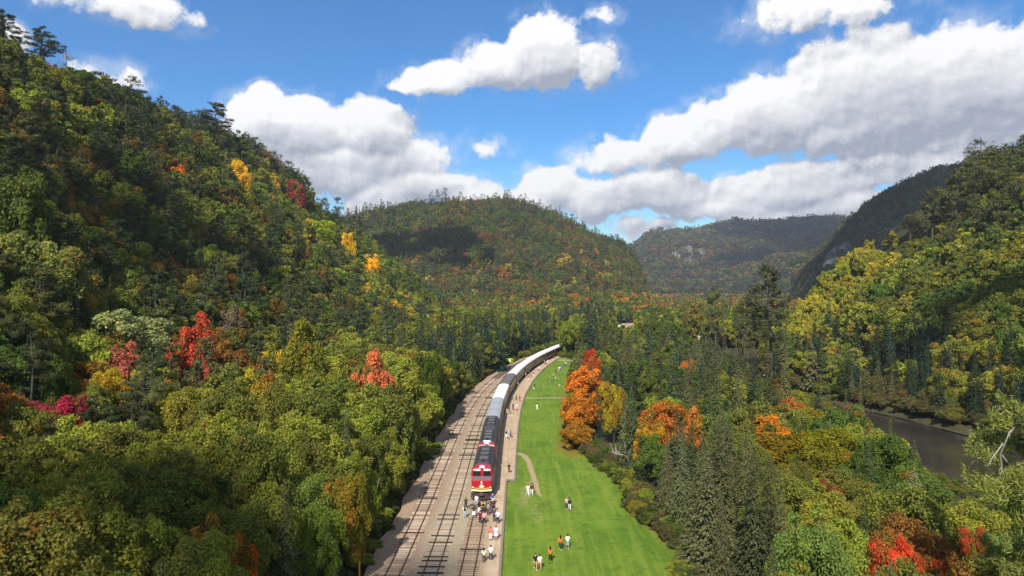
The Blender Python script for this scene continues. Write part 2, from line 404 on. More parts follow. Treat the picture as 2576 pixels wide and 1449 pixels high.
M_GROUND, M_LAWN, M_BALLAST, M_PLAT, M_WATER = mat_ground(), mat_lawn(), mat_ballast(), mat_platform(), mat_water()
M_LEAF = mat_leaf(transl=.36); M_NEEDLE = mat_leaf("needles", .14)
M_BARK = mat_bark("dark_bark", (.045, .038, .032), (.11, .095, .08)); M_PALE = mat_bark("pale_bark", (.20, .18, .16), (.42, .39, .36))
M_TIE = mat_tie(); M_CLOTH = mat_objcol("cloth"); M_SKIN = mat_objcol("skin", .6, .3)
M_RAIL = paint("rusty_steel", (.115, .055, .035), .6, .4, .3, .5)
M_RED = paint("red_paint", (.36, .005, .018), .3, .5); M_MAROON = paint("maroon_paint", (.11, .012, .022), .4, .4)
M_BLACK = paint("black_paint", (.022, .022, .024), .5, .4); M_ROOFG = paint("sooty_roof_paint", (.055, .055, .06), .6, .3, 0, .5)
M_DARK = paint("greasy_underframe", (.018, .015, .013), .8, .2); M_GREY = paint("grey_paint", (.13, .125, .13), .6, .3)
M_WHITE = paint("white_paint", (.80, .78, .74), .5, .4); M_CREAM = paint("cream_paint", (.80, .68, .45), .4, .4); M_YEL = paint("yellow_paint", (.80, .45, .04), .4, .4)
M_GLASS = paint("dark_glass", (.012, .013, .015), .08, .6, 0, 0.); M_SILVER = paint("silver_roof_paint", (.42, .43, .45), .45, .4, .2, .3)
M_BROWNROOF = paint("brown_grey_roof_paint", (.14, .12, .115), .6, .3, 0, .4); M_WROOF = paint("white_roof_paint", (.85, .82, .79), .55, .3, 0, .1)
M_SIDEG = paint("stainless_side", (.19, .17, .17), .45, .4, .3, .4); M_ORANGE = paint("orange_paint", (.75, .25, .03)); M_LIME = paint("lime_paint", (.48, .75, .01), .4, .4, 0, .05)
M_TIMBER = mat_bark("weathered_timber", (.13, .10, .08), (.30, .25, .20)); M_ROCK = mat_bark("cliff_rock", (.12, .10, .095), (.36, .32, .30))
M_TAN = paint("tan_boards", (.50, .36, .22), .7, .2, 0, .3); M_RUSTROOF = paint("rust_red_roof", (.34, .10, .05), .7, .2, 0, .4)
M_CLOUD = paint("cloud_white", (.9, .9, .9), 1, 0, 0, 0)

# ------------------------------------------------------------------ ground, lawn, ballast, platform, river
def build_ground():
    ys = np.concatenate([np.arange(-90, 30, 6), 30+np.cumsum(np.concatenate([np.full(60, 3.), np.geomspace(3.2, 32, 200)]))])
    ys = ys[ys < 4200]; us = np.sinh(np.linspace(-1.9, 1.9, 300))/np.sinh(1.9)*1.25
    Y, U = np.meshgrid(ys, us, indexing='ij'); X = U*(np.maximum(Y, 0)+110)*.9
    X = np.clip(X, -3100, 3100)
    Z = hgt(X, Y); ny, nx = Y.shape
    idx = np.arange(ny*nx).reshape(ny, nx)
    Q = np.stack([idx[:-1, :-1], idx[:-1, 1:], idx[1:, 1:], idx[1:, :-1]], -1).reshape(-1, 4)
    rock = rockiness(X, Y)
    me = npmesh("ground", np.stack([X, Y, Z], -1).reshape(-1, 3), Q, [M_GROUND], {'rock': rock.ravel()}, smooth=True)
    tag(link("ground", me), kind='structure')
def ell(x, y, cx, cy, rx, ry, a=0):
    c, s = math.cos(a), math.sin(a); u = (x-cx)*c+(y-cy)*s; v = -(x-cx)*s+(y-cy)*c
    return np.clip(1.25-np.sqrt((u/rx)**2+(v/ry)**2), 0, 1)
def rockiness(x, y):
    r = np.maximum.reduce([ell(x, y, 470, 1020, 30, 90), ell(x, y, 450, 1000, 18, 40), ell(x, y, 580, 2330, 45, 120, .2), ell(x, y, 640, 2420, 40, 90),
                           ell(x, y, 122, 955, 5, 22, .2), ell(x, y, -104, 205, 3, 6)])
    return np.clip((r*1.6-.55+(fbm(x/26, y/26, 5)-.5)*2.2)*3*(r > 0), 0, 1)
build_ground()
def sheet(name, fl, fr, y0, y1, z, mat, n=8, step=2., attr=None, kind='structure', rag=0):
    ys = np.arange(y0, y1+.01, step); V = []; at = {}
    L = fl(ys); Rr = fr(ys)
    if rag: Rr = Rr+(fbm(ys/2.3, ys*0+7, 2)-.5)*rag
    T = np.linspace(0, 1, n+1)
    X = L[:, None]*(1-T)+Rr[:, None]*T; Y = np.repeat(ys[:, None], n+1, 1)
    V = np.stack([X, Y, np.full_like(X, z)], -1).reshape(-1, 3); idx = np.arange(X.size).reshape(X.shape)
    Q = np.stack([idx[:-1, :-1], idx[:-1, 1:], idx[1:, 1:], idx[1:, :-1]], -1).reshape(-1, 4)
    if attr: at = {k: f(X, Y).ravel() for k, f in attr.items()}
    return tag(link(name, npmesh(name, V, Q, [mat], at)), kind=kind)
sheet("track_bed", lambda y: left_x(y)-3.3-np.sin(y/3.1)*.25-np.sin(y/1.3)*.12, lambda y: train_x(y)+2.4, -60, 640, 0.0, M_BALLAST, 16, 1.,
      {'off': lambda X, Y: (X-left_x(Y))/np.sqrt(1+((train_x(Y+1)-train_x(Y-1))/2)**2)})
sheet("gravel_platform", lambda y: train_x(y)+1.75, edge_x, -60, 322, 0.07, M_PLAT, 6, .5)
def dirt_path(X, Y):
    c = np.interp(Y, [100, 104, 110, 117, 123, 126.5, 128, 129], [4.6, 4.0, 3.7, 3.3, 2.9, 2.3, 1.6, .9]); w = np.interp(Y, [99, 103, 112, 122, 126, 128.5], [.1, .35, .45, .5, .6, .8])
    return np.clip(1.5-np.abs(X-c)/w, 0, 1)*np.interp(Y, [97, 104, 128.8, 129.6], [0, 1, 1, 0])
worn = lambda X, Y: np.maximum.reduce([dirt_path(X, Y)*1.25, ell(X, Y, 2.2, 104, 2.0, 14, -.12)*.6, ell(X, Y, 3.5, 94, 2.2, 9)*.5, ell(X, Y, 9, 84, 3, 4)*.3, (1-np.clip((X-edge_x(Y))/.8, 0, 1))*.7, np.clip((Y-286)/8, 0, 1)*.6])
litt = lambda X, Y: np.maximum.reduce([ell(X, Y, 11.5, 133, 3.0, 8), ell(X, Y, 13, 150, 2.5, 16), ell(X, Y, 15.5, 185, 2.6, 18)*.8, (1-np.clip((lawn_r(Y)-X)/1.2, 0, 1))*.55])
sheet("lawn", lambda y: edge_x(y)+.14, lawn_r, -60, 305, -.12, M_LAWN, 60, .5, {'worn': worn, 'litter': litt}, rag=1.5)
sheet("footpath", lambda y: edge_x(y)+.1, lawn_r, 192.6, 193.6, -.105, M_PLAT, 6, .5)
sheet("footpath", lambda y: 19.5+(y-292)*.1, lambda y: 31+(y-292)*1.5, 292, 293.5, -.105, M_PLAT, 6, .5)
sheet("river", lambda y: riv_l(y)-2, lambda y: riv_r(y)+2, -95, 420, -3.0, M_WATER, 6, 5.)
sheet("river_bank", lambda y: riv_r(y)-.5+np.sin(y/7)*.5, lambda y: riv_r(y)+.35+np.sin(y/4)*.7, 60, 330, -2.75, M_BARK, 3, 2.)

# ------------------------------------------------------------------ railway tracks, each tie an object of its own
TIE_L = MB().box(-1.3, 1.3, -.11, .11, -.10, .05).mesh("tie", M_TIE, bevel=.012)
TIE_S = MB().box(-1.22, 1.22, -.10, .10, -.10, .03).mesh("tie", M_TIE, bevel=.012)
TIE_D = MB().box(-1.45, 1.45, -.12, .12, -.10, .085).mesh("tie", M_TIE, bevel=.012)
def track(fx, y0, y1, label, pale, nlim=300, dark_p=.12):
    root = empty("railway_track", (float(fx(y0)), y0, 0)); tag(root, label, "railway track", "railway tracks side by side in the gravel")
    # resample at tie spacing
    ys = np.arange(y0, y1, .25); xs = fx(ys); s = np.concatenate([[0], np.cumsum(np.hypot(np.diff(xs), np.diff(ys)))])
    st = np.arange(0, s[-1], .56); Y = np.interp(st, s, ys); X = np.interp(st, s, xs)
    rest = MB(); k = 0; ci = 0
    for i in range(len(st)):
        if Y[i] < 66: continue                                   # below the picture's edge the ties go into the joined remainder
        dx = float(fx(Y[i]+.5)-fx(Y[i]-.5)); a = -math.atan(dx)+R.gauss(0, .012)
        r = R.random()
        dk = r < dark_p
        loc = Vector((X[i]+R.gauss(0, .05), Y[i]+R.gauss(0, .03), R.uniform(-.015, .012)))-root.location
        if k < nlim:
            me = TIE_D if dk else (TIE_L if r < .7 else TIE_S)
            q = R.uniform(.6, 1.05); c = (.04, .026, .02) if dk else tuple(v*q for v in pale[R.random() < .45])
            link("tie", me, root, loc, (0, 0, a), (*c, 1)); k += 1
        else:
            rest.box(-1.28, 1.28, -.11, .11, -.1, .05, Matrix.Translation(loc)@Matrix.Rotation(a, 4, 'Z'))
    for y in np.arange(y0, 66, .56):
        rest.box(-1.28, 1.28, -.11, .11, -.1, .05, Matrix.Translation(Vector((float(fx(y)), y, 0))-root.location))
    o = rest.build("distant_ties", M_TIE, root, col=(.16, .12, .10, 1)); o['kind'] = 'stuff'
    for sgn in (-1, 1):
        m = MB(); yy = np.arange(y0, y1, 2.); V = []; F = []
        for j, y in enumerate(yy):
            x = float(fx(y)); t = float(fx(y+.5)-fx(y-.5)); nn = Vector((1, -t, 0)).normalized(); c = Vector((x, y, 0))+nn*sgn*.755-root.location
            for (w, z) in ((-.075, .05), (-.075, .07), (-.036, .09), (-.036, .20), (.036, .20), (.036, .09), (.075, .07), (.075, .05)): V.append(c+nn*w+Vector((0, 0, z)))
        for j in range(len(yy)-1):
            for q in range(7): F.append((j*8+q, j*8+q+1, (j+1)*8+q+1, (j+1)*8+q))
        m.add(V, F); m.build("rail", M_RAIL, root)
    return root
def mid_x(y):
    y = np.asarray(y, float); s = (train_x(y+1)-train_x(y-1))/2
    return train_x(y)-np.interp(y, [0, 225, 300, 330], [4, 4, 7.6, 8])*np.sqrt(1+s*s)
track(left_x, 40, 560, "railway track with rusty rails and bleached pink ties beside the tree line", ((.58, .48, .375), (.33, .235, .175)), dark_p=.03)
track(mid_x, 40, 300, "middle railway track with dark new ties scattered among buried pale ones", ((.50, .415, .31), (.37, .29, .205)), dark_p=.17)
track(train_x, 40, 640, "railway track that the red locomotive stands on, half buried in sandy gravel", ((.34, .26, .19), (.28, .20, .14)), dark_p=.14)

# timber edging along the platform
def edging():
    root = empty("timber_edging", (float(edge_x(60)), 60, 0)); tag(root, "low weathered timber edging between the gravel platform and the lawn", "edging")
    y = 60.
    while y < 318:
        L = R.uniform(3.2, 4.4)
        if y < 110 < y+L: L = 110-y
        a = Vector((float(edge_x(y+.05)), y, 0)); b = Vector((float(edge_x(y+L-.04)), y+L-.04, 0)); d = b-a
        M = Matrix.Translation(a-root.location)@Matrix.Rotation(math.atan2(d.y, d.x), 4, 'Z')
        MB().box(.02, d.length-.03, -.17, .13, -.35, .16+R.uniform(-.03, .03), M).build("timber", M_TIMBER, root, bevel=.02)
        y += L
    a = Vector((-.92, 110.05, 0))-root.location
    MB().box(-.1, 1.45, -.15, .13, -.35, .2, Matrix.Translation(a)).build("timber", M_TIMBER, root, bevel=.02)
edging()

# ------------------------------------------------------------------ train
TS = np.arange(60, 640, .5); TXs = train_x(TS); TARC = np.concatenate([[0], np.cumsum(np.hypot(np.diff(TXs), np.diff(TS)))])
def on_track(s):
    y = float(np.interp(s, TARC, TS)); return Vector((float(train_x(y)), y, 0))
def arc_of(y): return float(np.interp(y, TS, TARC))
def bogie(parent, y, wheel_r=.46):
    b = MB(); b.box(-1.15, -1.0, y-1.6, y+1.6, .5, .78).box(1.0, 1.15, y-1.6, y+1.6, .5, .78).box(-1.0, 1.0, y-.3, y+.3, .55, .95)
    for s in (-1, 1):
        for yy in (-1.1, 1.1): b.box(s*1.16-.1, s*1.16+.1, y+yy-.18, y+yy+.18, .35, .62)
    t = b.build("bogie", M_DARK, parent, bevel=.02)
    for yy in (-1.1, 1.1):
        for s in (-1, 1):
            MB().cyl((s*.755-.07, y+yy, wheel_r+.2), wheel_r, .14, 'x', 16).cyl((s*.755-.1, y+yy, wheel_r+.2), .12, .2, 'x', 8).build("wheel", M_RAIL, t)
def loco(cab, L, label):
    t = empty("diesel_locomotive"); tag(t, label, "locomotive", "diesel locomotives at the head of the train")
    y0 = 1.35 if cab else .15
    sec = [(-1.55,1.32),(1.55,1.32),(1.55,3.62),(1.05,4.42),(.5,4.56),(-.5,4.56),(-1.05,4.42),(-1.55,3.62)]
    low = [(-1.55,1.32),(1.55,1.32),(1.55,3.55),(-1.55,3.55)]
    rf = [(-1.57,3.555),(1.57,3.555),(1.57,3.7),(1.05,4.44),(.55,4.57),(-.55,4.57),(-1.05,4.44),(-1.57,3.7)]
    MB().prism(low, y0+(1.9 if cab else 0), L-.15).build("body", M_BLACK, t, bevel=.03)
    MB().prism(rf, y0+(1.9 if cab else 0), L-.15).build("roof", M_ROOFG, t, bevel=.03)
    # stripe and doors along the sides
    for s in (-1, 1):
        MB().box(s*1.56-.006, s*1.56+.006, y0+2, L-.3, 1.5, 2.0).build("side_stripe", M_RED, t)
        for k in range(6):
            yy = y0+2.6+k*(L-y0-4)/6; MB().box(s*1.565-.02, s*1.565+.02, yy, yy+1.1, 2.15, 3.35).build("access_door", M_ROOFG if k % 2 else M_MAROON, t)
        MB().tube([(s*1.62, y0+2, 1.25), (s*1.62, L-.4, 1.25)], (.03, .03), 5).build("handrail", M_WHITE, t)
    MB().box(-1.5, 1.5, .5, L-.3, 1.08, 1.3).build("underframe", M_DARK, t)
    MB().prism([(-1.2,.45),(1.2,.45),(1.4,1.05),(-1.4,1.05)], L*.4, L*.62).build("fuel_tank", M_DARK, t, bevel=.04)
    bogie(t, 3.0); bogie(t, L-3.0)
    # roof fittings
    ys = [L*.42, L*.60, L*.78] if L > 14 else [L*.36, L*.58, L*.80]
    for k, y in enumerate(ys):
        if k == 1:
            v = MB(); v.prism([(-.78, y-.45), (-.45, y-.85), (.45, y-.85), (.78, y-.45), (.78, y+.45), (.45, y+.85), (-.45, y+.85), (-.78, y+.45)], 4.57, 4.68, 'z')
        else: v = MB().box(-.82, .82, y-.8, y+.8, 4.575, 4.65)
        h = v.build("roof_vent", M_BLACK, t, bevel=.03)
        for j in range(5):
            yy = y-.62+j*.31; MB().box(-.62, .62, yy-.04, yy+.04, 4.655 if k != 1 else 4.69, 4.70 if k != 1 else 4.73).build("vent_slat", M_GREY, h)
    MB().box(-.95, -.87, y0+2.2, L-.6, 4.47, 4.66).box(.87, .95, y0+2.2, L-.6, 4.47, 4.66).build("roof_rail", M_BLACK, t)
    MB().cyl((0, L*.30, 4.56), .22, .22, 'z', 12).build("exhaust_stack", M_DARK, t)
    if cab:
        cs = [(-1.55,1.32),(1.55,1.32),(1.55,3.75),(1.2,4.33),(.6,4.55),(-.6,4.55),(-1.2,4.33),(-1.55,3.75)]
        MB().prism(cs, y0, y0+1.9).build("cab", M_RED, t, bevel=.05)
        # short nose with sloping anti-glare top
        nose = MB(); nose.add([(-1.42,.05,1.3),(1.42,.05,1.3),(1.5,.35,1.3),(1.5,y0+.02,1.3),(-1.5,y0+.02,1.3),(-1.5,.35,1.3),
                               (-1.38,.12,2.88),(1.38,.12,2.88),(1.46,.4,2.92),(1.46,y0+.02,3.14),(-1.46,y0+.02,3.14),(-1.46,.4,2.92)],
                              [(0,1,7,6),(1,2,8,7),(2,3,9,8),(3,4,10,9),(4,5,11,10),(5,0,6,11),(6,7,8,9,10,11),(0,5,4,3,2,1)])
        nose.build("nose", M_RED, t, bevel=.04)
        MB().add([(-1.36,.2,2.915),(1.36,.2,2.915),(1.40,y0-.02,3.16),(-1.40,y0-.02,3.16),(-1.36,.2,2.885),(1.36,.2,2.885),(1.40,y0-.02,3.13),(-1.40,y0-.02,3.13)],
                 [(0,1,2,3),(4,7,6,5),(0,4,5,1),(1,5,6,2),(2,6,7,3),(3,7,4,0)]).build("nose_top", M_GREY, t)
        for s in (-1, 1):
            w = MB().prism([(s*.76-.56,3.22),(s*.76+.56,3.22),(s*.76+.52,3.86),(s*.76-.52,3.86)], y0-.03, y0+.05).build("windshield", M_GLASS, t)
            MB().tube([(s*.76-.3, y0-.05, 3.24), (s*.76+.05, y0-.05, 3.7)], (.02, .015), 4).build("wiper", M_BLACK, w)
            MB().prism([(s*.62-.36,4.0),(s*.62+.36,4.0),(s*.62+.39,4.08),(s*.62+.39,4.2),(s*.62+.36,4.27),(s*.62-.36,4.27),(s*.62-.39,4.2),(s*.62-.39,4.08)], y0-.09, y0+.02).build("number_board", M_WHITE, t)
            MB().cyl((s*1.17, y0-.1, 4.14), .11, .12, 'y', 12).build("headlight", M_WHITE, t)
            MB().box(s*1.585-.02, s*1.585+.02, y0+.5, y0+1.3, 3.1, 3.75).build("side_window", M_GLASS, t)
            MB().box(s*1.72-.06, s*1.72+.06, y0+.25, y0+.3, 3.15, 3.5).build("mirror", M_GREY, t)
            MB().box(s*1.66-.01, s*1.66+.01, y0+3.0, y0+3.7, 3.2, 3.55).build("side_flash", M_ORANGE, t)
            MB().cyl((s*1.25, -.02, 1.95), .09, .1, 'y', 10).build("ditch_light", M_WHITE, t)
        MB().prism([(-.42,4.38),(.42,4.38),(.42,4.52),(.2,4.66),(-.2,4.66),(-.42,4.52)], y0-.02, y0+.5).build("headlight_housing", M_WHITE, t, bevel=.02)
        # emblem: small figure above a shield
        e = MB().prism([(-.42,2.02),(-.3,1.92),(-.22,1.86),(.22,1.86),(.3,1.92),(.42,2.02),(.18,2.2),(.08,2.3),(-.08,2.3),(-.18,2.2)], -.005, .085).build("nose_emblem", M_CREAM, t)
        MB().prism([(-.09,2.42),(.09,2.42),(.11,2.6),(.07,2.66),(.09,2.74),(.05,2.82),(-.05,2.82),(-.09,2.74),(-.07,2.66),(-.11,2.6)], .0, .10).build("figure_badge", M_WHITE, e)
        # chevron stripes
        def chev(name, zc, zs, th, mat, y):
            MB().add([(-1.5,y,zs),(0,y,zc),(1.5,y,zs),(1.5,y,zs+th),(0,y,zc+th),(-1.5,y,zs+th),(-1.5,y+.06,zs),(0,y+.06,zc),(1.5,y+.06,zs),(1.5,y+.06,zs+th),(0,y+.06,zc+th),(-1.5,y+.06,zs+th)],
                     [(0,1,4,5),(1,2,3,4),(6,11,10,7),(7,10,9,8),(0,6,7,1),(1,7,8,2),(5,4,10,11),(4,3,9,10),(0,5,11,6),(2,8,9,3)]).build(name, mat, t)
        chev("yellow_chevron", 1.66, 1.80, .09, M_YEL, .0); chev("black_line", 1.56, 1.70, .08, M_BLACK, .005); chev("cream_band", 1.30, 1.40, .25, M_CREAM, -.02)
        # pilot plough, coupler, hoses, steps
        p = MB(); p.add([(-1.5,.0,.25),(0,-.55,.22),(1.5,.0,.25),(1.45,.2,1.12),(0,-.15,1.12),(-1.45,.2,1.12),(-1.5,.2,.25),(1.5,.2,.25)],
                        [(0,1,4,5),(1,2,3,4),(0,6,7,2,1),(3,7,6,5,4),(0,5,6),(2,7,3)])
        pl = p.build("snow_plough", M_DARK, t)
        for k in range(9):
            x = -1.28+k*.32; yf = -.56*(1-abs(x)/1.5)-.03
            MB().add([(x-.04, yf, .3), (x+.04, yf, .3), (x+.035, yf+.3, 1.08), (x-.035, yf+.3, 1.08), (x-.04, yf+.05, .3), (x+.04, yf+.05, .3), (x+.035, yf+.35, 1.08), (x-.035, yf+.35, 1.08)],
                     [(0,1,2,3),(4,7,6,5),(0,4,5,1),(3,2,6,7),(0,3,7,4),(1,5,6,2)]).build("plough_rib", M_RAIL, pl)
        MB().box(-.14, .14, -.75, .1, .92, 1.2).box(-.24, .24, -.85, -.6, .9, 1.24).build("coupler", M_RAIL, t, bevel=.03)
        for x in (-.6, -.45, .45, .6): MB().tube([(x, 0, 1.2), (x*.9, -.35, .95), (x*.7, -.38, .6), (x*.5, -.3, .55)], (.03,)*4, 5).build("air_hose", M_BLACK, t)
        for s in (-1, 1): [MB().box(s*1.4-.2, s*1.4+.2, q, q+.55, h, h+.05).build("step", M_DARK, t) for q, h in ((.2, .45), (.3, .8))]
    else:
        MB().box(-1.2, 1.2, y0-.05, y0+.02, 1.4, 3.4).build("end_panel", M_MAROON, t)
        MB().box(-.4, .4, y0-.09, y0, 1.5, 3.3).build("end_door", M_BLACK, t)
    return t
WIN = MB().box(-.03, .03, -.72, .72, -.36, .36).mesh("window", M_GLASS)
def coach(L, roofmat, label, detail=True, side=None):
    t = empty("passenger_coach"); tag(t, label, "railway coach", "passenger coaches of the standing train")
    MB().box(-1.5, 1.5, .15, L-.15, 1.0, 1.98).build("lower_side", side or M_SIDEG, t)
    MB().box(-1.51, 1.51, .15, L-.15, 1.985, 3.55).build("body", M_MAROON, t, bevel=.02)
    n = 9; pr = []
    for i in range(n):
        a = math.pi*i/(n-1); pr.append((1.54*math.cos(a)*(1 if abs(math.cos(a)) < .99 else 1), 3.56+.78*math.sin(a)**.7))
    MB().prism(pr, .1, L-.1).build("roof", roofmat, t)
    for k in (.33, .66):
        MB().box(-.9, .9, L*k-.05, L*k+.05, 4.29, 4.36).build("roof_seam", M_GREY, t)
    MB().box(-1.35, 1.35, 4, L-4, .55, .99).build("underframe", M_DARK, t)
    MB().box(-.8, .8, -.22, .16, 1.1, 3.5).box(-.8, .8, L-.16, L+.22, 1.1, 3.5).build("gangway", M_BLACK, t)
    for s in (-1, 1):
        MB().box(s*1.515-.006, s*1.515+.006, .3, L-.3, 2.02, 2.10).build("gold_line", M_YEL, t)
        if detail:
            for i in range(9):
                link("window", WIN, t, (s*1.51, 2.6+i*(L-5.2)/8, 2.78))
            for y in (.9, L-.9): MB().box(s*1.515-.02, s*1.515+.02, y-.42, y+.42, 1.1, 3.2).build("door", M_RED, t)
        else: MB().box(s*1.515-.01, s*1.515+.01, 1.8, L-1.8, 2.4, 3.15).build("window_strip", M_GLASS, t)
    bogie(t, 2.9); bogie(t, L-2.9)
    return t
def put_on_track(t, s0, L):
    a, b = on_track(s0), on_track(s0+L); d = b-a
    t.location = a+Vector((0, 0, .0)); t.rotation_euler = (0, 0, math.atan2(d.y, d.x)-math.pi/2)
def build_train():
    s = arc_of(99.6)
    l1 = loco(True, 15.3, "leading red-nosed diesel locomotive with people gathered in front of it"); put_on_track(l1, s, 15.3)
    note_kids(l1); l2 = copy_tree(l1); tag(l2, "second red-cabbed locomotive coupled behind the leading one")
    MB().box(-.62, .62, 2.1, 2.4, 4.56, 4.84).build("roof_number_board", M_WHITE, l2, bevel=.03)
    s += 15.6
    l2.scale = (1, .86, 1); put_on_track(l2, s, 13.1); s += 13.4
    l3 = loco(False, 13.0, "third black locomotive unit without a red cab, ahead of the silver coach"); put_on_track(l3, s, 13.0); s += 13.3
    c1 = coach(25.4, M_SILVER, "passenger coach with a silver grey roof right behind the locomotives"); put_on_track(c1, s, 25.4); s += 26
    L = 22.8
    c2 = coach(L, M_WROOF, "white roofed coach between the silver coach and the brown roofed coach"); put_on_track(c2, s, L); s += L+.8
    c3 = coach(L, M_BROWNROOF, "only coach with a dark brown grey roof"); put_on_track(c3, s, L); s += L+.8
    names = ["first white roofed coach beyond the brown roofed one", "second white roofed coach beyond the brown roofed one", "third white roofed coach beyond the brown one, where the train bends",
             "fourth white roofed coach beyond the brown one, near the end of the lawn", "last coach in clear view, half hidden by a light green tree"]
    base = coach(L, M_WROOF, names[0]); note_kids(base); put_on_track(base, s, L); s += L+.8
    for k in range(1, 5):
        c = copy_tree(base); tag(c, names[k]); put_on_track(c, s, L); s += L+.8
    far = coach(L, M_WROOF, "x", detail=False); note_kids(far); first = True
    for k in range(8):
        c = far if first else copy_tree(far); first = False
        tag(c, "white roofed coach showing through a gap in the woods far beyond the lawn" if k == 6 else "tail coach of the train far off in the woods" if k == 7 else "coach of the train hidden in the woods past the bend", group="train coaches in the woods"); put_on_track(c, s, L); s += L+.8
    print("train end y", np.interp(s, TARC, TS))
build_train()

# ------------------------------------------------------------------ tree prototypes
def unit(v): return v/np.maximum(np.linalg.norm(v, axis=-1, keepdims=True), 1e-6)
def leafquads(P, N, T, l, w, fold=.25):
    N = unit(N); B = unit(np.cross(N, T)); T = np.cross(B, N); l = np.asarray(l)[:, None]; w = np.asarray(w)[:, None]
    V = np.stack([P-T*l/2, P+B*w/2-N*w*fold, P+T*l/2, P-B*w/2-N*w*fold], 1).reshape(-1, 3)
    return V, np.arange(len(V)).reshape(-1, 4)
def tube_np(pts, rads, n=6):
    m = MB(); m.tube(pts, rads, n); return np.array(m.v), np.array([f for f in m.f if len(f) == 4])
def cat(parts):
    V = []; Q = []; b = 0
    for v, q in parts: V.append(v); Q.append(q+b); b += len(v)
    return np.concatenate(V), np.concatenate(Q)
def broadleaf(rs, H, r, nl, size, npf=30, low=-.75):
    zc, rz = H*.57, H*.43
    d = unit(rs.randn(npf*4, 3)); d = d[d[:, 2] > low][:npf]
    lump = 1+.30*np.sin(d[:, 0]*3+rs.rand()*6)*np.cos(d[:, 1]*3+rs.rand()*6)
    C = np.array([0, 0, zc])+d*np.array([r*.80, r*.80, rz*.84])*(lump*rs.uniform(.5, 1.14, len(d)))[:, None]
    rp = r*rs.uniform(.13, .33, len(d)); pr = rs.rand(len(d))
    k = rs.choice(len(d), nl, p=rp**2/np.sum(rp**2))
    e = unit(rs.randn(nl, 3)+d[k]*.9+np.array([0, 0, .45]))
    P = C[k]+e*(rp[k]*(.45+.75*rs.rand(nl)**.6))[:, None]*np.array([.95, .95, 1.1])
    N = e+rs.randn(nl, 3)*.85+np.array([0, 0, .2]); T = rs.randn(nl, 3)
    l = size*rs.uniform(.7, 1.35, nl); V, Q = leafquads(P, N, T, l, l*rs.uniform(.5, .8, nl))
    var = np.stack([pr[k], rs.rand(nl), np.zeros(nl)], 1).repeat(4, 0)
    tr = [tube_np([(0, 0, -1.5), (0, 0, H*.15), (rs.randn()*.15, rs.randn()*.15, H*.45), (rs.randn()*.3, rs.randn()*.3, H*.8)], [H*.017, H*.015, H*.010, H*.003])]
    for j in range(min(10, len(d))):
        h0 = H*rs.uniform(.25, .55); tr.append(tube_np([(0, 0, h0), tuple(C[j]*np.array([.5, .5, 0])+np.array([0, 0, h0*.55+C[j][2]*.45])), tuple(C[j])], [H*.008, H*.005, H*.002], 5))
    return (V, Q, var), cat(tr)
def spruce(rs, H, r, step, nper, nb, size, droop=.28, ragged=.2, base=.06):
    P = []; T = []; N = []; vr = []; L = []
    z = H*base
    while z < H*.985:
        f = 1-z/H; rl = r*(f**.85)*rs.uniform(1-ragged, 1.1)+.12; m = max(3, int(nb*(.45+.55*f)))
        for j in range(m):
            a = rs.rand()*6.283; ln = rl*rs.uniform(.72, 1.12); k = max(2, int(nper*(ln/r)+1)); t = rs.uniform(.18, 1, k)**.8
            u = np.array([math.cos(a), math.sin(a), 0]); s = np.array([-u[1], u[0], 0]); lat = rs.randn(k)*.16*ln*(1.1-t)
            zz = z+ln*(.12*t-droop*t*t)+rs.randn(k)*.03*H/14
            p = t[:, None]*ln*u+lat[:, None]*s; p[:, 2] = zz
            P.append(p); T.append(u+s*rs.randn(k)[:, None]*.5+np.array([0, 0, -.35])+0*p); N.append(np.array([0, 0, 1.])+u*.45+rs.randn(k, 3)*.4)
            vr.append(np.stack([np.full(k, rs.rand()), rs.rand(k)*.8+.2*t, 0*t], 1)); L.append(size*rs.uniform(.7, 1.3, k)*(.6+.4*f))
        z += step*rs.uniform(.8, 1.2)
    k = 5; p = np.zeros((k, 3)); p[:, 2] = H-np.arange(k)*.14*H/14; P.append(p); T.append(rs.randn(k, 3)*.2+np.array([0, 0, 1.])); N.append(rs.randn(k, 3)); vr.append(rs.rand(k, 3)); L.append(np.full(k, size*1.1))
    P, T, N, vr, L = map(np.concatenate, (P, T, N, vr, L)); vr[:, 2] = 0
    V, Q = leafquads(P, N, T, L, L*.42)
    return (V, Q, vr.repeat(4, 0)), tube_np([(0, 0, -1.5), (0, 0, H*.5), (0, 0, H)], [H*.013, H*.008, H*.001])
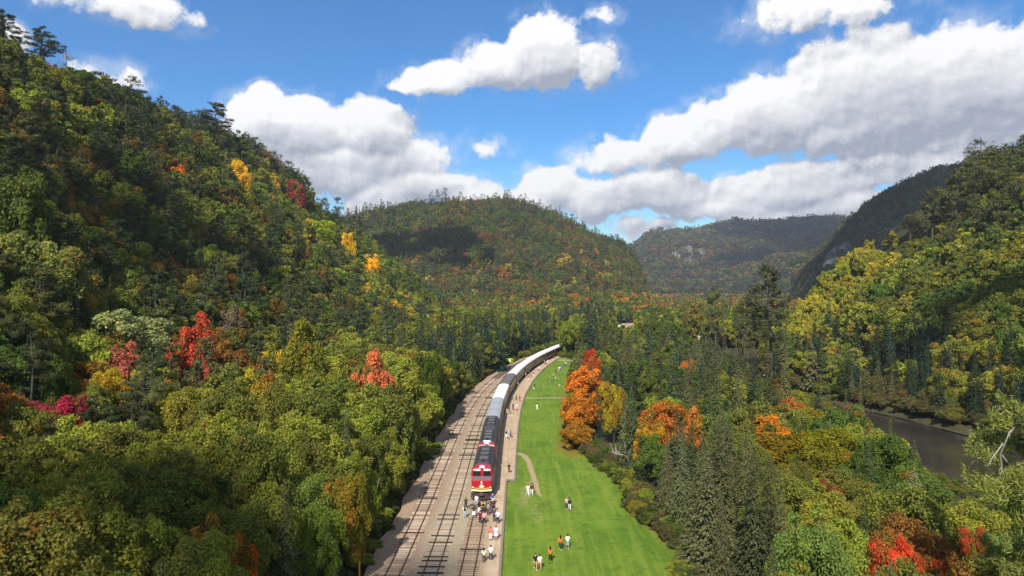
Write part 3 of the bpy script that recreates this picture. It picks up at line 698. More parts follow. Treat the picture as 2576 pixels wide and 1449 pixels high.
def pine(rs, H, r, nb, ntuft, size, lo=.35, blades=3, wd=.34):
    P = []; T = []; N = []; vr = []; L = []; tr = [tube_np([(0, 0, -1.5), (rs.randn()*.1, 0, H*.4), (rs.randn()*.3, rs.randn()*.3, H*.75), (rs.randn()*.3, 0, H*.98)], [H*.016, H*.012, H*.007, H*.002], 7)]
    zs = np.sort(rs.uniform(lo, .985, nb)); wind = rs.rand()*6.283
    for z0 in zs:
        f = 1-z0; prof = min(1., .25+f*2.4)*(.75 if z0 < lo+.1 else 1)
        a = rs.rand()*6.283; ln = r*prof*rs.uniform(.55, 1.15)*(1+.25*math.cos(a-wind)); u = np.array([math.cos(a), math.sin(a), 0]); s = np.array([-u[1], u[0], 0])
        rise = rs.uniform(-.05, .28); zb = z0*H
        B = lambda t: np.array([0, 0, zb])+np.outer(t*ln, u)+np.outer(np.sin(t*2.2+z0*30)*.05*ln, s)+np.outer(rise*ln*t*t-.06*ln*t, [0, 0, 1.])
        tr.append(tube_np([tuple(q) for q in B(np.array([0, .4, .75, .97]))], [H*.0045*prof+.01, H*.003*prof, H*.002*prof, .01], 4))
        k = max(3, int(ntuft*ln/r)); t = rs.uniform(.3, 1.02, k)**.75; c = B(t)+np.outer(rs.uniform(-1, 1, k)*.30*ln*(1.15-t), s)+np.outer(rs.randn(k)*.05*ln+.05, [0, 0, 1.])
        c = c.repeat(blades, 0); kk = len(c); c = c+rs.randn(kk, 3)*size*.3
        P.append(c); T.append(rs.randn(kk, 3)*.8+u*.7+np.array([0, 0, .45])); N.append(np.array([0, 0, 1.])+rs.randn(kk, 3)*.6)
        vr.append(np.stack([np.full(kk, rs.rand()), rs.rand(kk), np.zeros(kk)], 1)); L.append(size*rs.uniform(.7, 1.3, kk))
    P, T, N, vr, L = map(np.concatenate, (P, T, N, vr, L)); V, Q = leafquads(P, N, T, L, L*wd)
    return (V, Q, vr.repeat(4, 0)), cat(tr)
def bare(rs, H, r, nb):
    tr = [tube_np([(0, 0, -1), (.1, 0, H*.4), (-.1, .1, H*.8), (.05, 0, H)], [H*.024, H*.020, H*.014, H*.006])]
    for i in range(nb):
        z = H*rs.uniform(.25, .97); a = rs.rand()*6.283; ln = r*rs.uniform(.4, 1.1)*(1.1-z/H*.5); u = np.array([math.cos(a), math.sin(a), 0])
        p = [(0, 0, z), tuple(u*ln*.5+[rs.randn()*.1, 0, z+rs.uniform(-.1, .25)*ln]), tuple(u*ln+[rs.randn()*.2, rs.randn()*.2, z+rs.uniform(-.2, .55)*ln])]
        tr.append(tube_np(p, [H*.010, H*.006, H*.002], 4))
        for q in range(3):
            b = np.array(p[1])+(np.array(p[2])-np.array(p[1]))*rs.rand(); e = b+rs.randn(3)*ln*.22+[0, 0, .15*ln]
            tr.append(tube_np([tuple(b), tuple(e)], [H*.002, H*.0007], 3))
    return None, cat(tr)
PROTO = {}
tree_kinds = {}
def proto(kind, lod, made, H, r, leaf):
    crown, trunk = made; d = {'H': H, 'r': r}
    bark = M_PALE if kind == 'snag' else M_BARK
    d['trunk'] = npmesh("trunk", trunk[0], trunk[1], [bark], smooth=True)
    if crown:
        V, Q, var = crown; d['crown'] = npmesh("crown", V, Q, [leaf], {'var': var})
        TV = trunk[0]; av = np.concatenate([V, TV]); aq = np.concatenate([Q, trunk[1]+len(V)]); vv = np.concatenate([var, np.zeros((len(TV), 3))])
        me = npmesh("tree_mesh", av, aq, [leaf, bark], {'var': vv}, midx=np.concatenate([np.zeros(len(Q)), np.ones(len(trunk[1]))]))
        d['joined'] = me
    PROTO.setdefault((kind, lod), []).append(d)
def make_protos():
    for i in range(4): rs = np.random.RandomState(100+i); proto('maple', 0, broadleaf(rs, 13, 4.3, 30000, .27, 110), 13, 4.3, M_LEAF)
    for i in range(5): rs = np.random.RandomState(120+i); proto('maple', 1, broadleaf(rs, 13, 4.3, 12500, .41, 90), 13, 4.3, M_LEAF)
    for i in range(5): rs = np.random.RandomState(140+i); proto('maple', 2, broadleaf(rs, 13, 4.2, 3600, .70, 60), 13, 4.2, M_LEAF)
    for i in range(4): rs = np.random.RandomState(160+i); proto('maple', 3, broadleaf(rs, 13, 4.2, 700, 1.25, 34), 13, 4.2, M_LEAF)
    for i in range(3): rs = np.random.RandomState(180+i); proto('maple', 4, broadleaf(rs, 13, 4.2, 150, 2.5, 14), 13, 4.2, M_LEAF)
    for l, (st, npb, nb, sz, n) in enumerate(((.25, 12, 24, .36, 3), (.33, 10, 19, .52, 4), (.48, 6, 14, .95, 4), (.9, 4, 9, 1.7, 4), (2.0, 1.6, 5, 3.2, 3))):
        for i in range(n): rs = np.random.RandomState(200+l*10+i); proto('spruce', l, spruce(rs, 14, 2.7, st, npb, nb, sz, ragged=.2+.1*(i % 2), droop=.2+.08*i), 14, 2.7, M_NEEDLE)
    for l, (nb, nt, sz, bl, n) in enumerate(((58, 130, .34, 8, 2), (62, 52, .5, 4, 3), (60, 18, .8, 3, 4), (36, 7, 1.3, 2, 4), (16, 3, 2.8, 1, 2))):
        for i in range(n): rs = np.random.RandomState(300+l*10+i); proto('pine', l, pine(rs, 20, 4.6, nb, nt, sz, blades=bl, lo=.3+.08*(i % 3)-(.12 if l == 0 else 0), wd=.15 if l == 0 else .3), 20, 4.6, M_NEEDLE)
    for i in range(3): rs = np.random.RandomState(400+i); proto('snag', 1, bare(rs, 14, 3, 26), 14, 3, None)
make_protos()

# ------------------------------------------------------------------ where the trees stand
G1, G2, G3, G4 = (.130,.146,.030), (.083,.124,.026), (.208,.226,.036), (.050,.076,.022)
YE, OR, RU, RE, BR = (.48,.34,.03), (.48,.16,.02), (.175,.105,.026), (.40,.06,.03), (.12,.10,.045)
S1, S2, S3, S4 = (.052,.068,.028), (.026,.040,.020), (.090,.094,.042), (.020,.042,.036)
P1, P2, P3 = (.055,.072,.032), (.100,.112,.042), (.135,.165,.040)
def pick(u, *pw):
    t = sum(p for p, _ in pw)*u; s = 0
    for p, v in pw:
        s += p
        if t <= s: return v
    return pw[-1][1]
COLNAME = {G1: 'olive', G2: 'green', G3: 'yellow-green', G4: 'dark green', YE: 'golden', OR: 'orange', RU: 'rusty brown', RE: 'red', BR: 'brown',
           S1: 'green', S2: 'very dark', S3: 'grey-olive', S4: 'blue-green', P1: 'dark', P2: 'grey-green', P3: 'golden-green'}
def zone(x, y, h, u, v, w, patch):
    """kind, colour, height, turn"""
    lx = float(left_x(y)); turn = max(0, (w-.80))*1.1
    df = float(_foot(y))-x
    if y > 1500:
        if u < .5: return 'spruce', pick(v, (.6, S1), (.4, (.04,.05,.028))), 13+5*w, 0
        return 'maple', pick(v, (.3, G1), (.35, (.075,.06,.03)), (.2, RU), (.15, G2)), 14, 0
    if x < lx and y < 640:
        if df < -2 and y < 600:
            if y > 185 and lx-x < 34 and u < .82: return ('spruce', pick(v, (.4, S1), (.3, S4), (.3, S2)), 13+7*w, 0)
            if y > 260 and u < .2: return ('spruce', pick(v, (.5, S1), (.3, S3), (.2, S2)), 12+6*w, 0)
            if u > .965: return 'spruce', S3, 11+4*w, 0
            return 'maple', pick(v*.75+patch*.25, (.16, G2), (.36, G1), (.34, G3), (.06, RU), (.05, (.12,.13,.02))), 9.5+6*w if lx-x > 8 else 8.5+4*w, turn*.5
        con = .28+.22*(h > 75)+.1*(patch > .6)
        if y > 330 and df < 110: con = .2
        if u < con: return (('pine', pick(v, (.6, P1), (.4, P2)), 15+6*w, 0) if u < con*.6 else ('spruce', pick(v, (.6, S1), (.4, S2)), 13+5*w, 0))
        if y > 330 and df < 115: return 'maple', pick(v*.8+patch*.2, (.25, G2), (.35, G3), (.25, G1), (.10, YE), (.05, RU)), 11+4*w, turn*.6
        return 'maple', pick(v*.55+patch*.45, (.10, G4), (.24, G2), (.30, G1), (.08, G3), (.17, RU), (.035, YE), (.03, BR), (.015, OR)), 10+4*w, turn
    dfr = x-float(_footr(y))
    if y < 480 and dfr > -14:
        if dfr < 12 and y < 300:
            if dfr < -3: return ('spruce', S2, 11+4*w, 0) if u < .25 else ('maple', pick(v, (.5, G1), (.5, BR)), 4+3*w, .1)
            return ('spruce', pick(v, (.7, S2), (.3, S4)), 13+5*w, 0) if u < .85 else ('maple', G3, 11, .2)
        if y > 285 and 0 < dfr < 78 and x/y < .565: return ('maple', pick(v, (.3, (.36,.31,.04)), (.7, (.26,.26,.035))), 7+4*w, 0) if u > .1 else ('spruce', S1, 12, 0)
        if h > 38 and u < .45: return 'pine', pick(v, (.2, P1), (.8, P2)), 14+8*w, 0
        if u < .12: return 'spruce', S1, 13+5*w, 0
        return 'maple', pick(v*.7+patch*.3, (.3, G2), (.36, G1), (.2, G3), (.06, RU), (.015, OR)), 11+4*w, turn*.5
    dd = x-float(_footd(y))
    if y > 480 and dd > 0:
        if u < .62: return ('spruce' if u < .4 else 'pine'), pick(v, (.6, S2), (.4, S1)), 12+5*w, 0
        return 'maple', pick(v, (.5, G4), (.3, G2), (.2, RU)), 11+3*w, 0
    if y > 560:
        if h > 14 and y > 700:
            if u < .5: return ('spruce' if u < .26 else 'pine'), pick(v, (.35, S1), (.35, S3), (.3, P2)), (13+7*w if y < 1010 else 14+13*w*w), 0
            return 'maple', pick(v*.6+patch*.4, (.1, G4), (.30, G2), (.30, G1), (.14, RU), (.035, (.28,.13,.05)), (.08, (.34,.27,.05)), (.015, (.28,.08,.05)), (.14, G3)), 11+3*w, 0
        if u < .12: return 'spruce', pick(v, (.5, S1), (.3, S3), (.2, S2)), 13+5*w, 0
        o = .30 if (y > 620 and patch > .52) else .03
        return 'maple', pick(v, (.3, G2), (.34, G1), (.2, G3), (.1, RU), (o, OR)), 11+3*w, turn*.6
    # flat wood between lawn and river
    rl = float(riv_l(y))
    if y > 300:
        if u < .34: return 'spruce', pick(v, (.45, S1), (.35, S3), (.2, S2)), 12+7*w, 0
        return 'maple', pick(v, (.4, G2), (.35, G1), (.2, G3), (.04, RU)), 12+4*w, turn*.4
    if y > 105:
        if x > 60 and y < 200: return ('spruce', S3, 8+5*w, 0) if u < .4 else ('maple', pick(v, (.5, G1), (.2, G3), (.3, RU)), 6+3*w, .1)
        if u < .68: return 'spruce', pick(v, (.42, S1), (.42, S3), (.08, S4), (.08, S2)), 11+7*w, 0
        return 'maple', pick(v, (.4, G2), (.35, G1), (.15, G3), (.06, RU), (.02, OR)), 8+4*w, turn*.5
    if x/y < .40: return ('spruce', pick(v, (.5, (.060,.068,.030)), (.5, S3)), 11+6*w, 0) if u < .72 else ('maple', pick(v, (.6, G2), (.4, G1)), 8+3*w, 0)
    return ('spruce', pick(v, (.6, S3), (.4, S1)), 12+4*w, 0) if u < .27 else ('maple', pick(v, (.2, G2), (.36, G1), (.40, G3), (.04, RU)), 9+4*w, turn*.4)

# single trees that stand out: x, y of the top and width in the photo's 2576-wide frame, distance, kind, colour, label, turn
def at(px, Z): return (px-1288)/1717.3*Z
LM = [
 (340,785,190,126,'maple',(.27,.32,.13),"pale mint green maple with silvery leaves at the top of the sunny wood",0,0),
 (492,815,92,122,'maple',(.38,.065,.035),"scarlet maple beside the pale mint green maple",0,0),
 (312,862,110,112,'maple',(.34,.11,.08),"dusty pink maple in front of the pale mint green maple",0,0),
 (138,985,150,82,'maple',(.34,.035,.075),"low magenta maple at the forest edge of the shaded hillside",0,0),
 (262,925,150,96,'maple',(.34,.24,.02),"golden orange maple beside the magenta maple",.45,0),
 (215,905,110,104,'maple',(.24,.15,.02),"brownish orange maple behind the magenta maple",.5,0),
 (940,893,85,124,'maple',(.48,.13,.06),"salmon red maple crown near the track side of the sunny wood",0,0),
 (575,1338,84,55,'maple',(.52,.11,.01),"bright orange-red maple low in the shaded foreground wood",0,0),
 (520,1325,50,53,'maple',(.24,.12,.02),"small half orange maple beside the bright orange-red maple",.6,0),
 (862,1185,55,72,'maple',(.16,.14,.02),"maple with a single orange bough near the thin grey spruce",.35,0),
 (648,930,70,110,'maple',(.30,.26,.03),"yellowing maple with orange tips in the middle of the sunny wood",.5,0),
 (580,775,80,160,'maple',(.14,.11,.08),"greyish brown thinning maple behind the scarlet maple",0,0),
 (755,815,70,135,'maple',(.14,.15,.02),"green maple with a red topmost bough",.15,0),
 (870,1008,42,84,'spruce',(.07,.075,.045),"thin grey spruce rising from the broadleaf wood",0,0),
 (640,1000,40,100,'spruce',S1,"narrow dark spruce half sunk in the sunny wood",0,0),
 (118,598,185,118,'maple',(.22,.22,.06),"pale gold-green maple on the dark lower hillside",.05,0),
 (60,425,150,126,'maple',G2,"large round green maple high on the near hillside",0,0),
 (262,345,62,262,'maple',(.45,.26,.02),"golden maple on the shaded hillside below the ridge",0,0),
 (232,360,60,268,'maple',(.30,.17,.02),"rusty gold maple next to the golden hillside maple",.3,0),
 (600,400,45,330,'maple',(.55,.32,.02),"bright yellow maple below the two ridge spruces",0,0),
 (505,365,34,350,'maple',(.55,.26,.02),"small orange-yellow maple below the leaning ridge pine",0,0),
 (590,478,95,310,'maple',(.22,.24,.02),"broad yellow-green maple on the upper slope",0,0),
 (790,555,92,395,'maple',(.27,.29,.02),"bright lime-yellow maple on the ridge spur",0,0),
 (875,585,34,430,'maple',(.62,.40,.02),"narrow golden maple on the crest of the spur",0,0),
 (935,645,42,425,'maple',(.60,.38,.02),"golden maple lower down the spur",0,0),
 (1005,735,50,420,'maple',(.45,.33,.03),"golden maple at the very foot of the spur",0,0),
 (745,452,48,430,'maple',(.24,.03,.035),"dark red maple on the ridge beside the twin pines",0,0),
 (130,158,26,380,'maple',(.42,.03,.03),"small red maple under the ridge beside the snag",0,0),
 (95,245,26,320,'maple',(.22,.03,.03),"dull red maple on the upper slope",0,0),
 (652,402,30,420,'maple',(.30,.09,.05),"small pinkish maple on the ridge crest",0,0),
 (8,22,120,330,'pine',P1,"dark pine cut by the picture edge at the top of the ridge",0,0),
 (100,66,84,380,'pine',P1,"flat topped dark pine on the highest part of the ridge",0,0),
 (165,115,60,385,'snag',(1,1,1),"dead snag with crooked bare branches on the ridge",0,0),
 (530,254,100,365,'pine',P1,"leaning pine standing tallest on the ridge against the sky",0,.16),
 (577,320,22,385,'spruce',S2,"slim dark spruce on the ridge next to a bushy pine",0,0),
 (604,326,54,385,'pine',P1,"bushy dark pine on the ridge next to the slim spruce",0,0),
 (768,428,52,440,'pine',P1,"dark pine above the dark red ridge maple",0,0),
 (708,415,24,430,'pine',P1,"small dark pine on the ridge between bushy pine and red maple",0,0),
 (818,485,26,465,'pine',P1,"smaller of two dark pines low on the ridge",0,0),
 (852,492,38,465,'pine',P1,"larger of two dark pines low on the ridge",0,0),
 (898,530,44,490,'pine',P1,"dark pine where the near ridge meets the middle hill",0,0),
 (1086,480,20,1085,'pine',P1,"first tall pine on the crest of the middle hill",0,0),
 (1101,477,20,1085,'pine',P1,"second tall pine on the crest of the middle hill",0,0),
 (1121,470,24,1085,'pine',P1,"tallest pine on the crest of the middle hill",0,0),
 (1490,884,62,186,'maple',(.42,.07,.02),"red-orange maple at the far end of the lawn edge",.2,0),
 (1474,932,100,160,'maple',(.50,.17,.02),"large orange maple overhanging the lawn beyond the footpath",0,0),
 (1452,982,88,141,'maple',(.44,.17,.02),"orange maple at the end of the footpath",.2,0),
 (1470,1035,90,147,'maple',(.38,.17,.03),"brownish orange maple on the near side of the footpath",.3,0),
 (1450,1062,84,132,'maple',(.34,.18,.02),"nearest orange maple at the lawn edge above the fallen leaves",.5,0),
 (1545,965,60,135,'maple',(.26,.22,.02),"yellow-green maple behind the orange row",.35,0),
 (1672,1003,105,118,'maple',(.42,.145,.03),"flame orange maple behind the big grey-green spruce",.55,0),
 (1748,1023,76,116,'maple',(.42,.18,.04),"lighter orange maple beside the flame orange maple",.5,0),
 (1632,1070,70,112,'maple',(.34,.22,.02),"yellow-orange lower maple at the foot of the flame orange one",.4,0),
 (1704,1038,125,98,'spruce',(.07,.088,.05),"big grey-green spruce in front of the flame orange maple",0,0),
 (1782,1150,180,75,'spruce',(.075,.088,.04),"broad olive spruce nearest the bend of the lawn edge",0,0),
 (1600,1010,70,160,'maple',G2,"deep green maple between the orange trees",0,0),
 (1480,770,75,290,'spruce',S2,"tallest very dark spruce at the end of the lawn",0,0),
 (1500,800,60,280,'spruce',S2,"dark spruce leaning on the tallest one at the end of the lawn",0,0),
 (1462,815,40,300,'spruce',S2,"smaller dark spruce at the end of the lawn",0,0),
 (1437,800,62,307,'maple',(.15,.22,.03),"light green maple beside the last visible coach",0,0),
 (1425,828,34,312,'maple',(.17,.22,.03),"lower light green maple against the last visible coach",0,0),
 (1522,735,36,300,'spruce',S1,"slender spruce above the middle of the valley",0,0),
 (1600,830,60,300,'maple',(.09,.15,.02),"bright green maple below the far train roof",0,0),
 (1658,880,30,260,'maple',OR,"small orange maple deep in the spruce wood",0,0),
 (1220,790,95,262,'spruce',S4,"broad blue-dark spruce beside the far tracks",0,0),
 (1255,815,60,255,'spruce',S4,"second blue-dark spruce beside the far tracks",0,0),
 (1192,775,40,290,'spruce',S2,"dark pointed spruce behind the blue-dark pair",0,0),
 (1068,768,40,330,'spruce',S2,"isolated dark spruce at the foot of the spur",0,0),
 (1088,905,70,150,'maple',(.06,.10,.015),"tall green maple leaning over the left track",0,0),
 (1940,660,130,208,'pine',P1,"giant white pine towering over the river wood",0,0),
 (1800,715,60,330,'pine',P2,"grey-green pine beyond the river wood",0,0),
 (1868,745,70,300,'pine',P2,"grey-green pine beside the giant white pine",0,0),
 (1745,760,60,360,'maple',(.16,.13,.03),"tall bare-stemmed golden-brown tree by the tan cabin",0,0),
 (2120,640,14,900,'snag',(1,1,1),"white dead tree on the yellow slope below the cliff",0,0),
 (2215,785,48,262,'maple',(.50,.10,.02),"orange-red maple on the far river slope",0,0),
 (2262,795,44,262,'maple',(.26,.12,.02),"rust coloured maple beside the orange-red one across the river",.5,0),
 (2350,805,60,255,'maple',(.30,.12,.02),"orange-brown maple across the river below the pines",.4,0),
 (2482,545,34,310,'maple',(.40,.20,.03),"small golden maple among the high pines",0,0),
 (2135,860,30,255,'maple',(.34,.36,.02),"small bright yellow tree above the dark spruces across the river",0,0),
 (2400,420,90,300,'pine',P2,"tall pale green pine on the right-hand hill shoulder",0,.05),
 (2345,470,80,310,'pine',P2,"spreading pine just below the tall pale green pine",0,0),
 (2500,375,80,290,'pine',P2,"highest pine on the hill across the river",0,0),
 (2450,430,70,300,'pine',P2,"pine between the highest and the tall pale green one",0,0),
 (2557,372,70,285,'pine',P2,"pine at the picture edge on the hill across the river",0,0),
 (2290,540,60,330,'pine',P2,"pine at the top of the yellow slope",0,0),
 (2240,590,40,345,'pine',P2,"smaller pine on the crest of the yellow slope",0,0),
 (2165,955,40,150,'spruce',S3,"tall thin spruce on the near river bank",0,0),
 (2128,985,34,150,'spruce',S3,"shorter thin spruce on the near river bank",0,0),
 (2085,960,34,158,'spruce',S3,"thin spruce half hidden behind others on the near river bank",0,0),
 (2240,1052,36,118,'spruce',(.09,.12,.03),"small bright green spruce standing against the river",0,0),
 (1992,1000,80,140,'maple',(.28,.10,.04),"reddish shrubby maple at the upstream end of the river",.2,0),
 (2050,1025,80,128,'maple',(.20,.18,.02),"yellow-green maple near the upstream end of the river",0,0),
 (1990,1085,170,104,'maple',(.17,.145,.014),"broad golden-olive maple above the near bank",.1,0),
 (2085,1090,170,98,'maple',(.15,.15,.014),"golden-olive maple with dense small leaves by the river",.1,0),
 (2130,1200,170,80,'maple',G1,"olive maple on the slope towards the river",.1,0),
 (2300,1105,84,84,'spruce',(.06,.075,.035),"dark bushy spruce rising in front of the river",0,0),
 (2300,1180,170,68,'spruce',(.13,.13,.075),"lichen-grey conifer with bare silvery twigs",0,0),
 (2242,1352,120,55,'maple',(.46,.07,.03),"vivid red maple at the bottom of the picture",0,0),
 (2325,1378,70,54,'maple',(.42,.08,.03),"second red maple touching the vivid one",0,0),
 (2450,1322,36,64,'maple',(.44,.06,.03),"narrow red maple at the lower right",0,0),
 (2080,1222,50,76,'maple',(.26,.06,.03),"small dull red maple among olive leaves",.2,0),
 (2040,1305,170,54,'maple',(.14,.19,.045),"fresh pale green maple at the bottom of the picture",0,0),
 (2622,778,340,44,'pine',P3,"golden-green white pine close to the camera with pale forked branches",0,0),
 (2545,1330,150,58,'maple',(.16,.22,.07),"light green maple in the lower right corner",0,0),
 (1690,905,60,215,'spruce',S3,"grey-olive spruce standing proud in the spruce wood",0,0),
]
def cap_river(x, y, z0, H):
    """trees on the near bank that would cover the open water are young and low"""
    px = 1288+x/y*1717.3
    if 2105 < px < 2620 and x < 88 and y < 200:
        line = np.interp(px, [2125, 2210, 2300, 2400, 2500, 2600], [1012, 1085, 1162, 1242, 1300, 1350])
        zt = CAMZ-(line-724.5)/1717.3*y
        return min(H, max(zt-z0, 1.2))
    return H
def plant():
    T = []       # x, y, z, kind, colour, H, r, turn, lean, label
    for (px, py, w, Z, kind, c, lab, turn, lean) in LM:
        x = at(px, Z); z = float(hgt(x, Z)); zt = CAMZ+(724.5-py)/1717.3*Z; H = zt-z
        r = max(w/1717.3*Z/2, H*(.2 if kind == 'maple' else .1))
        T.append([x, Z, z, kind, c, max(H, 3.), r, turn, lean, lab])
    lmx = np.array([(t[0], t[1], t[6]*(.4 if t[3] in ('pine', 'snag') else 1)) for t in T])
    # horizon of the bare land, to leave out what no viewpoint near the camera could see
    us = np.linspace(-1.1, 1.1, 221); zs = np.concatenate([np.arange(40, 700, 12), np.geomspace(710, 4100, 110)])
    UU, ZZ = np.meshgrid(us, zs, indexing='ij'); hh = hgt(UU*ZZ, ZZ); sl = (hh-2-CAMZ)/ZZ; cm = np.maximum.accumulate(sl, 1)
    bands = [(24, 112, 4.3), (112, 210, 4.9), (210, 640, 5.9), (640, 1500, 7.4), (1500, 3300, 15.0)]
    n = 0
    for (y0, y1, sp) in bands:
        hw = .86*y1+40
        gx = np.arange(-hw, hw, sp); gy = np.arange(y0, y1, sp); X, Y = np.meshgrid(gx, gy)
        X = X+RS.uniform(-.46, .46, X.shape)*sp; Y = Y+RS.uniform(-.46, .46, X.shape)*sp; X = X.ravel(); Y = Y.ravel()
        k = (np.abs(X) < .80*Y+14) & (Y < 3200); X, Y = X[k], Y[k]
        lx, lr, tx = left_x(Y), np.where(Y < 306, lawn_r(Y)+1.8, train_x(Y)+4.2), train_x(Y)
        k = ~((X > lx-5.2) & (X < np.maximum(lr, tx+4.2))) | (Y > 640)
        k &= ~((X > riv_l(Y)-1) & (X < riv_r(Y)+2.5) & (Y < 420))
        k &= np.hypot(X+1.5, Y-282) > 5
        k &= ~((np.abs(X-107*Y/385) < 5.5) & (Y > 350) & (Y < 392)); k &= ~((np.abs(X-116*Y/380) < 4) & (Y > 362) & (Y < 386))
        X, Y = X[k], Y[k]; H0 = hgt(X, Y)
        s = (H0+22-CAMZ)/Y; ui = np.clip(((X/Y)+1.1)/2.2*220, 0, 219.99).astype(int); zi = np.searchsorted(zs, Y*.985)-1
        c = np.minimum(cm[ui, np.maximum(zi, 0)], cm[np.minimum(ui+1, 220), np.maximum(zi, 0)]); k = (s > c-.004) | (Y < 60)
        rk = rockiness(X, Y); k &= rk < .45+.9*RS.rand(len(X))
        X, Y, H0 = X[k], Y[k], H0[k]
        PT = fbm(X/45, Y/45, 21, 3); PT = np.clip((PT-.25)/.45, 0, 1)
        U, Vv, Wv = RS.rand(3, len(X))
        for i in range(len(X)):
            x, y, z = float(X[i]), float(Y[i]), float(H0[i])
            if len(lmx) and np.any(np.hypot(lmx[:, 0]-x, lmx[:, 1]-y) < lmx[:, 2]*.9+1.2): continue
            # keep standout trees clear of taller neighbours right in front of them
            kind, colr, H, turn = zone(x, y, z, U[i], Vv[i], Wv[i], PT[i])
            px = 1288+x/y*1717.3; pyt = 724.5+(CAMZ-z-H)/y*1717.3
            bad = False
            for (lx_, ly_, lw, lz) in LMP:
                if lz-150 < y < lz+70 and abs(px-lx_) < lw*1.0+12: H = min(H, max(4.5, CAMZ-(ly_+min(lw*1.0, 72)-724.5)/1717.3*y-z))
            for (lx_, ly_, lw, lz) in LMS:
                if lz-38 < y < lz-1 and y < 200 and abs(px-lx_) < lw*.5+10 and pyt < ly_+lw*.26:
                    need = CAMZ-(ly_+lw*.36-724.5)/1717.3*y-z
                    H = min(H, max(need, 6.0))
            if bad: continue
            H = cap_river(x, y, z, H)
            if 1543 < px < 1612 and 150 < y < 545: H = min(H, max(2.5, CAMZ-(829-724.5)/1717.3*y-z))
            if 1715 < px < 1785 and 250 < y < 380: H = min(H, max(3, CAMZ-(853-724.5)/1717.3*y-z))
            ratio = {'maple': .33, 'spruce': .215, 'pine': .24}[kind]
            r = H*ratio*R.uniform(.75, 1.15)*(1.12 if kind == 'maple' else 1)
            if y < 115: r *= .84
            if y > 1400: H *= 1.5; r *= 2.3
            elif y > 640: r *= 1.12
            T.append([x, y, z-.2, kind, colr, H, r, turn, 0, None])
    return T
LMP = [(l[0], l[1], l[2], l[3]) for l in LM if l[4] in ('pine', 'snag') and 300 < l[3] < 1200]
LMS = [(l[0], l[1], l[2], l[3]) for l in LM]
TREES = plant()
def on_screen(t):
    px = 1288+t[0]/t[1]*1717.3; py = 724.5+(CAMZ-t[2]-t[5])/t[1]*1717.3; pb = 724.5+(CAMZ-t[2])/t[1]*1717.3; w = t[6]/t[1]*1717.3
    return px+w > 0 and px-w < 2576 and py < 1449 and pb > 0
def lod_of(y, ind=False):
    return 0 if y < 100 else 1 if y < 205 else 2 if y < 520 else 3 if y < 1400 else 4
def tint_of(c):
    k = R.uniform(.82, 1.2); h = R.gauss(0, .07)
    return (c[0]*k*(1+h), c[1]*k*(1-h*.3), c[2]*k)
OBJNAME = {'maple': 'maple_tree', 'spruce': 'spruce_tree', 'pine': 'pine_tree', 'snag': 'dead_tree'}
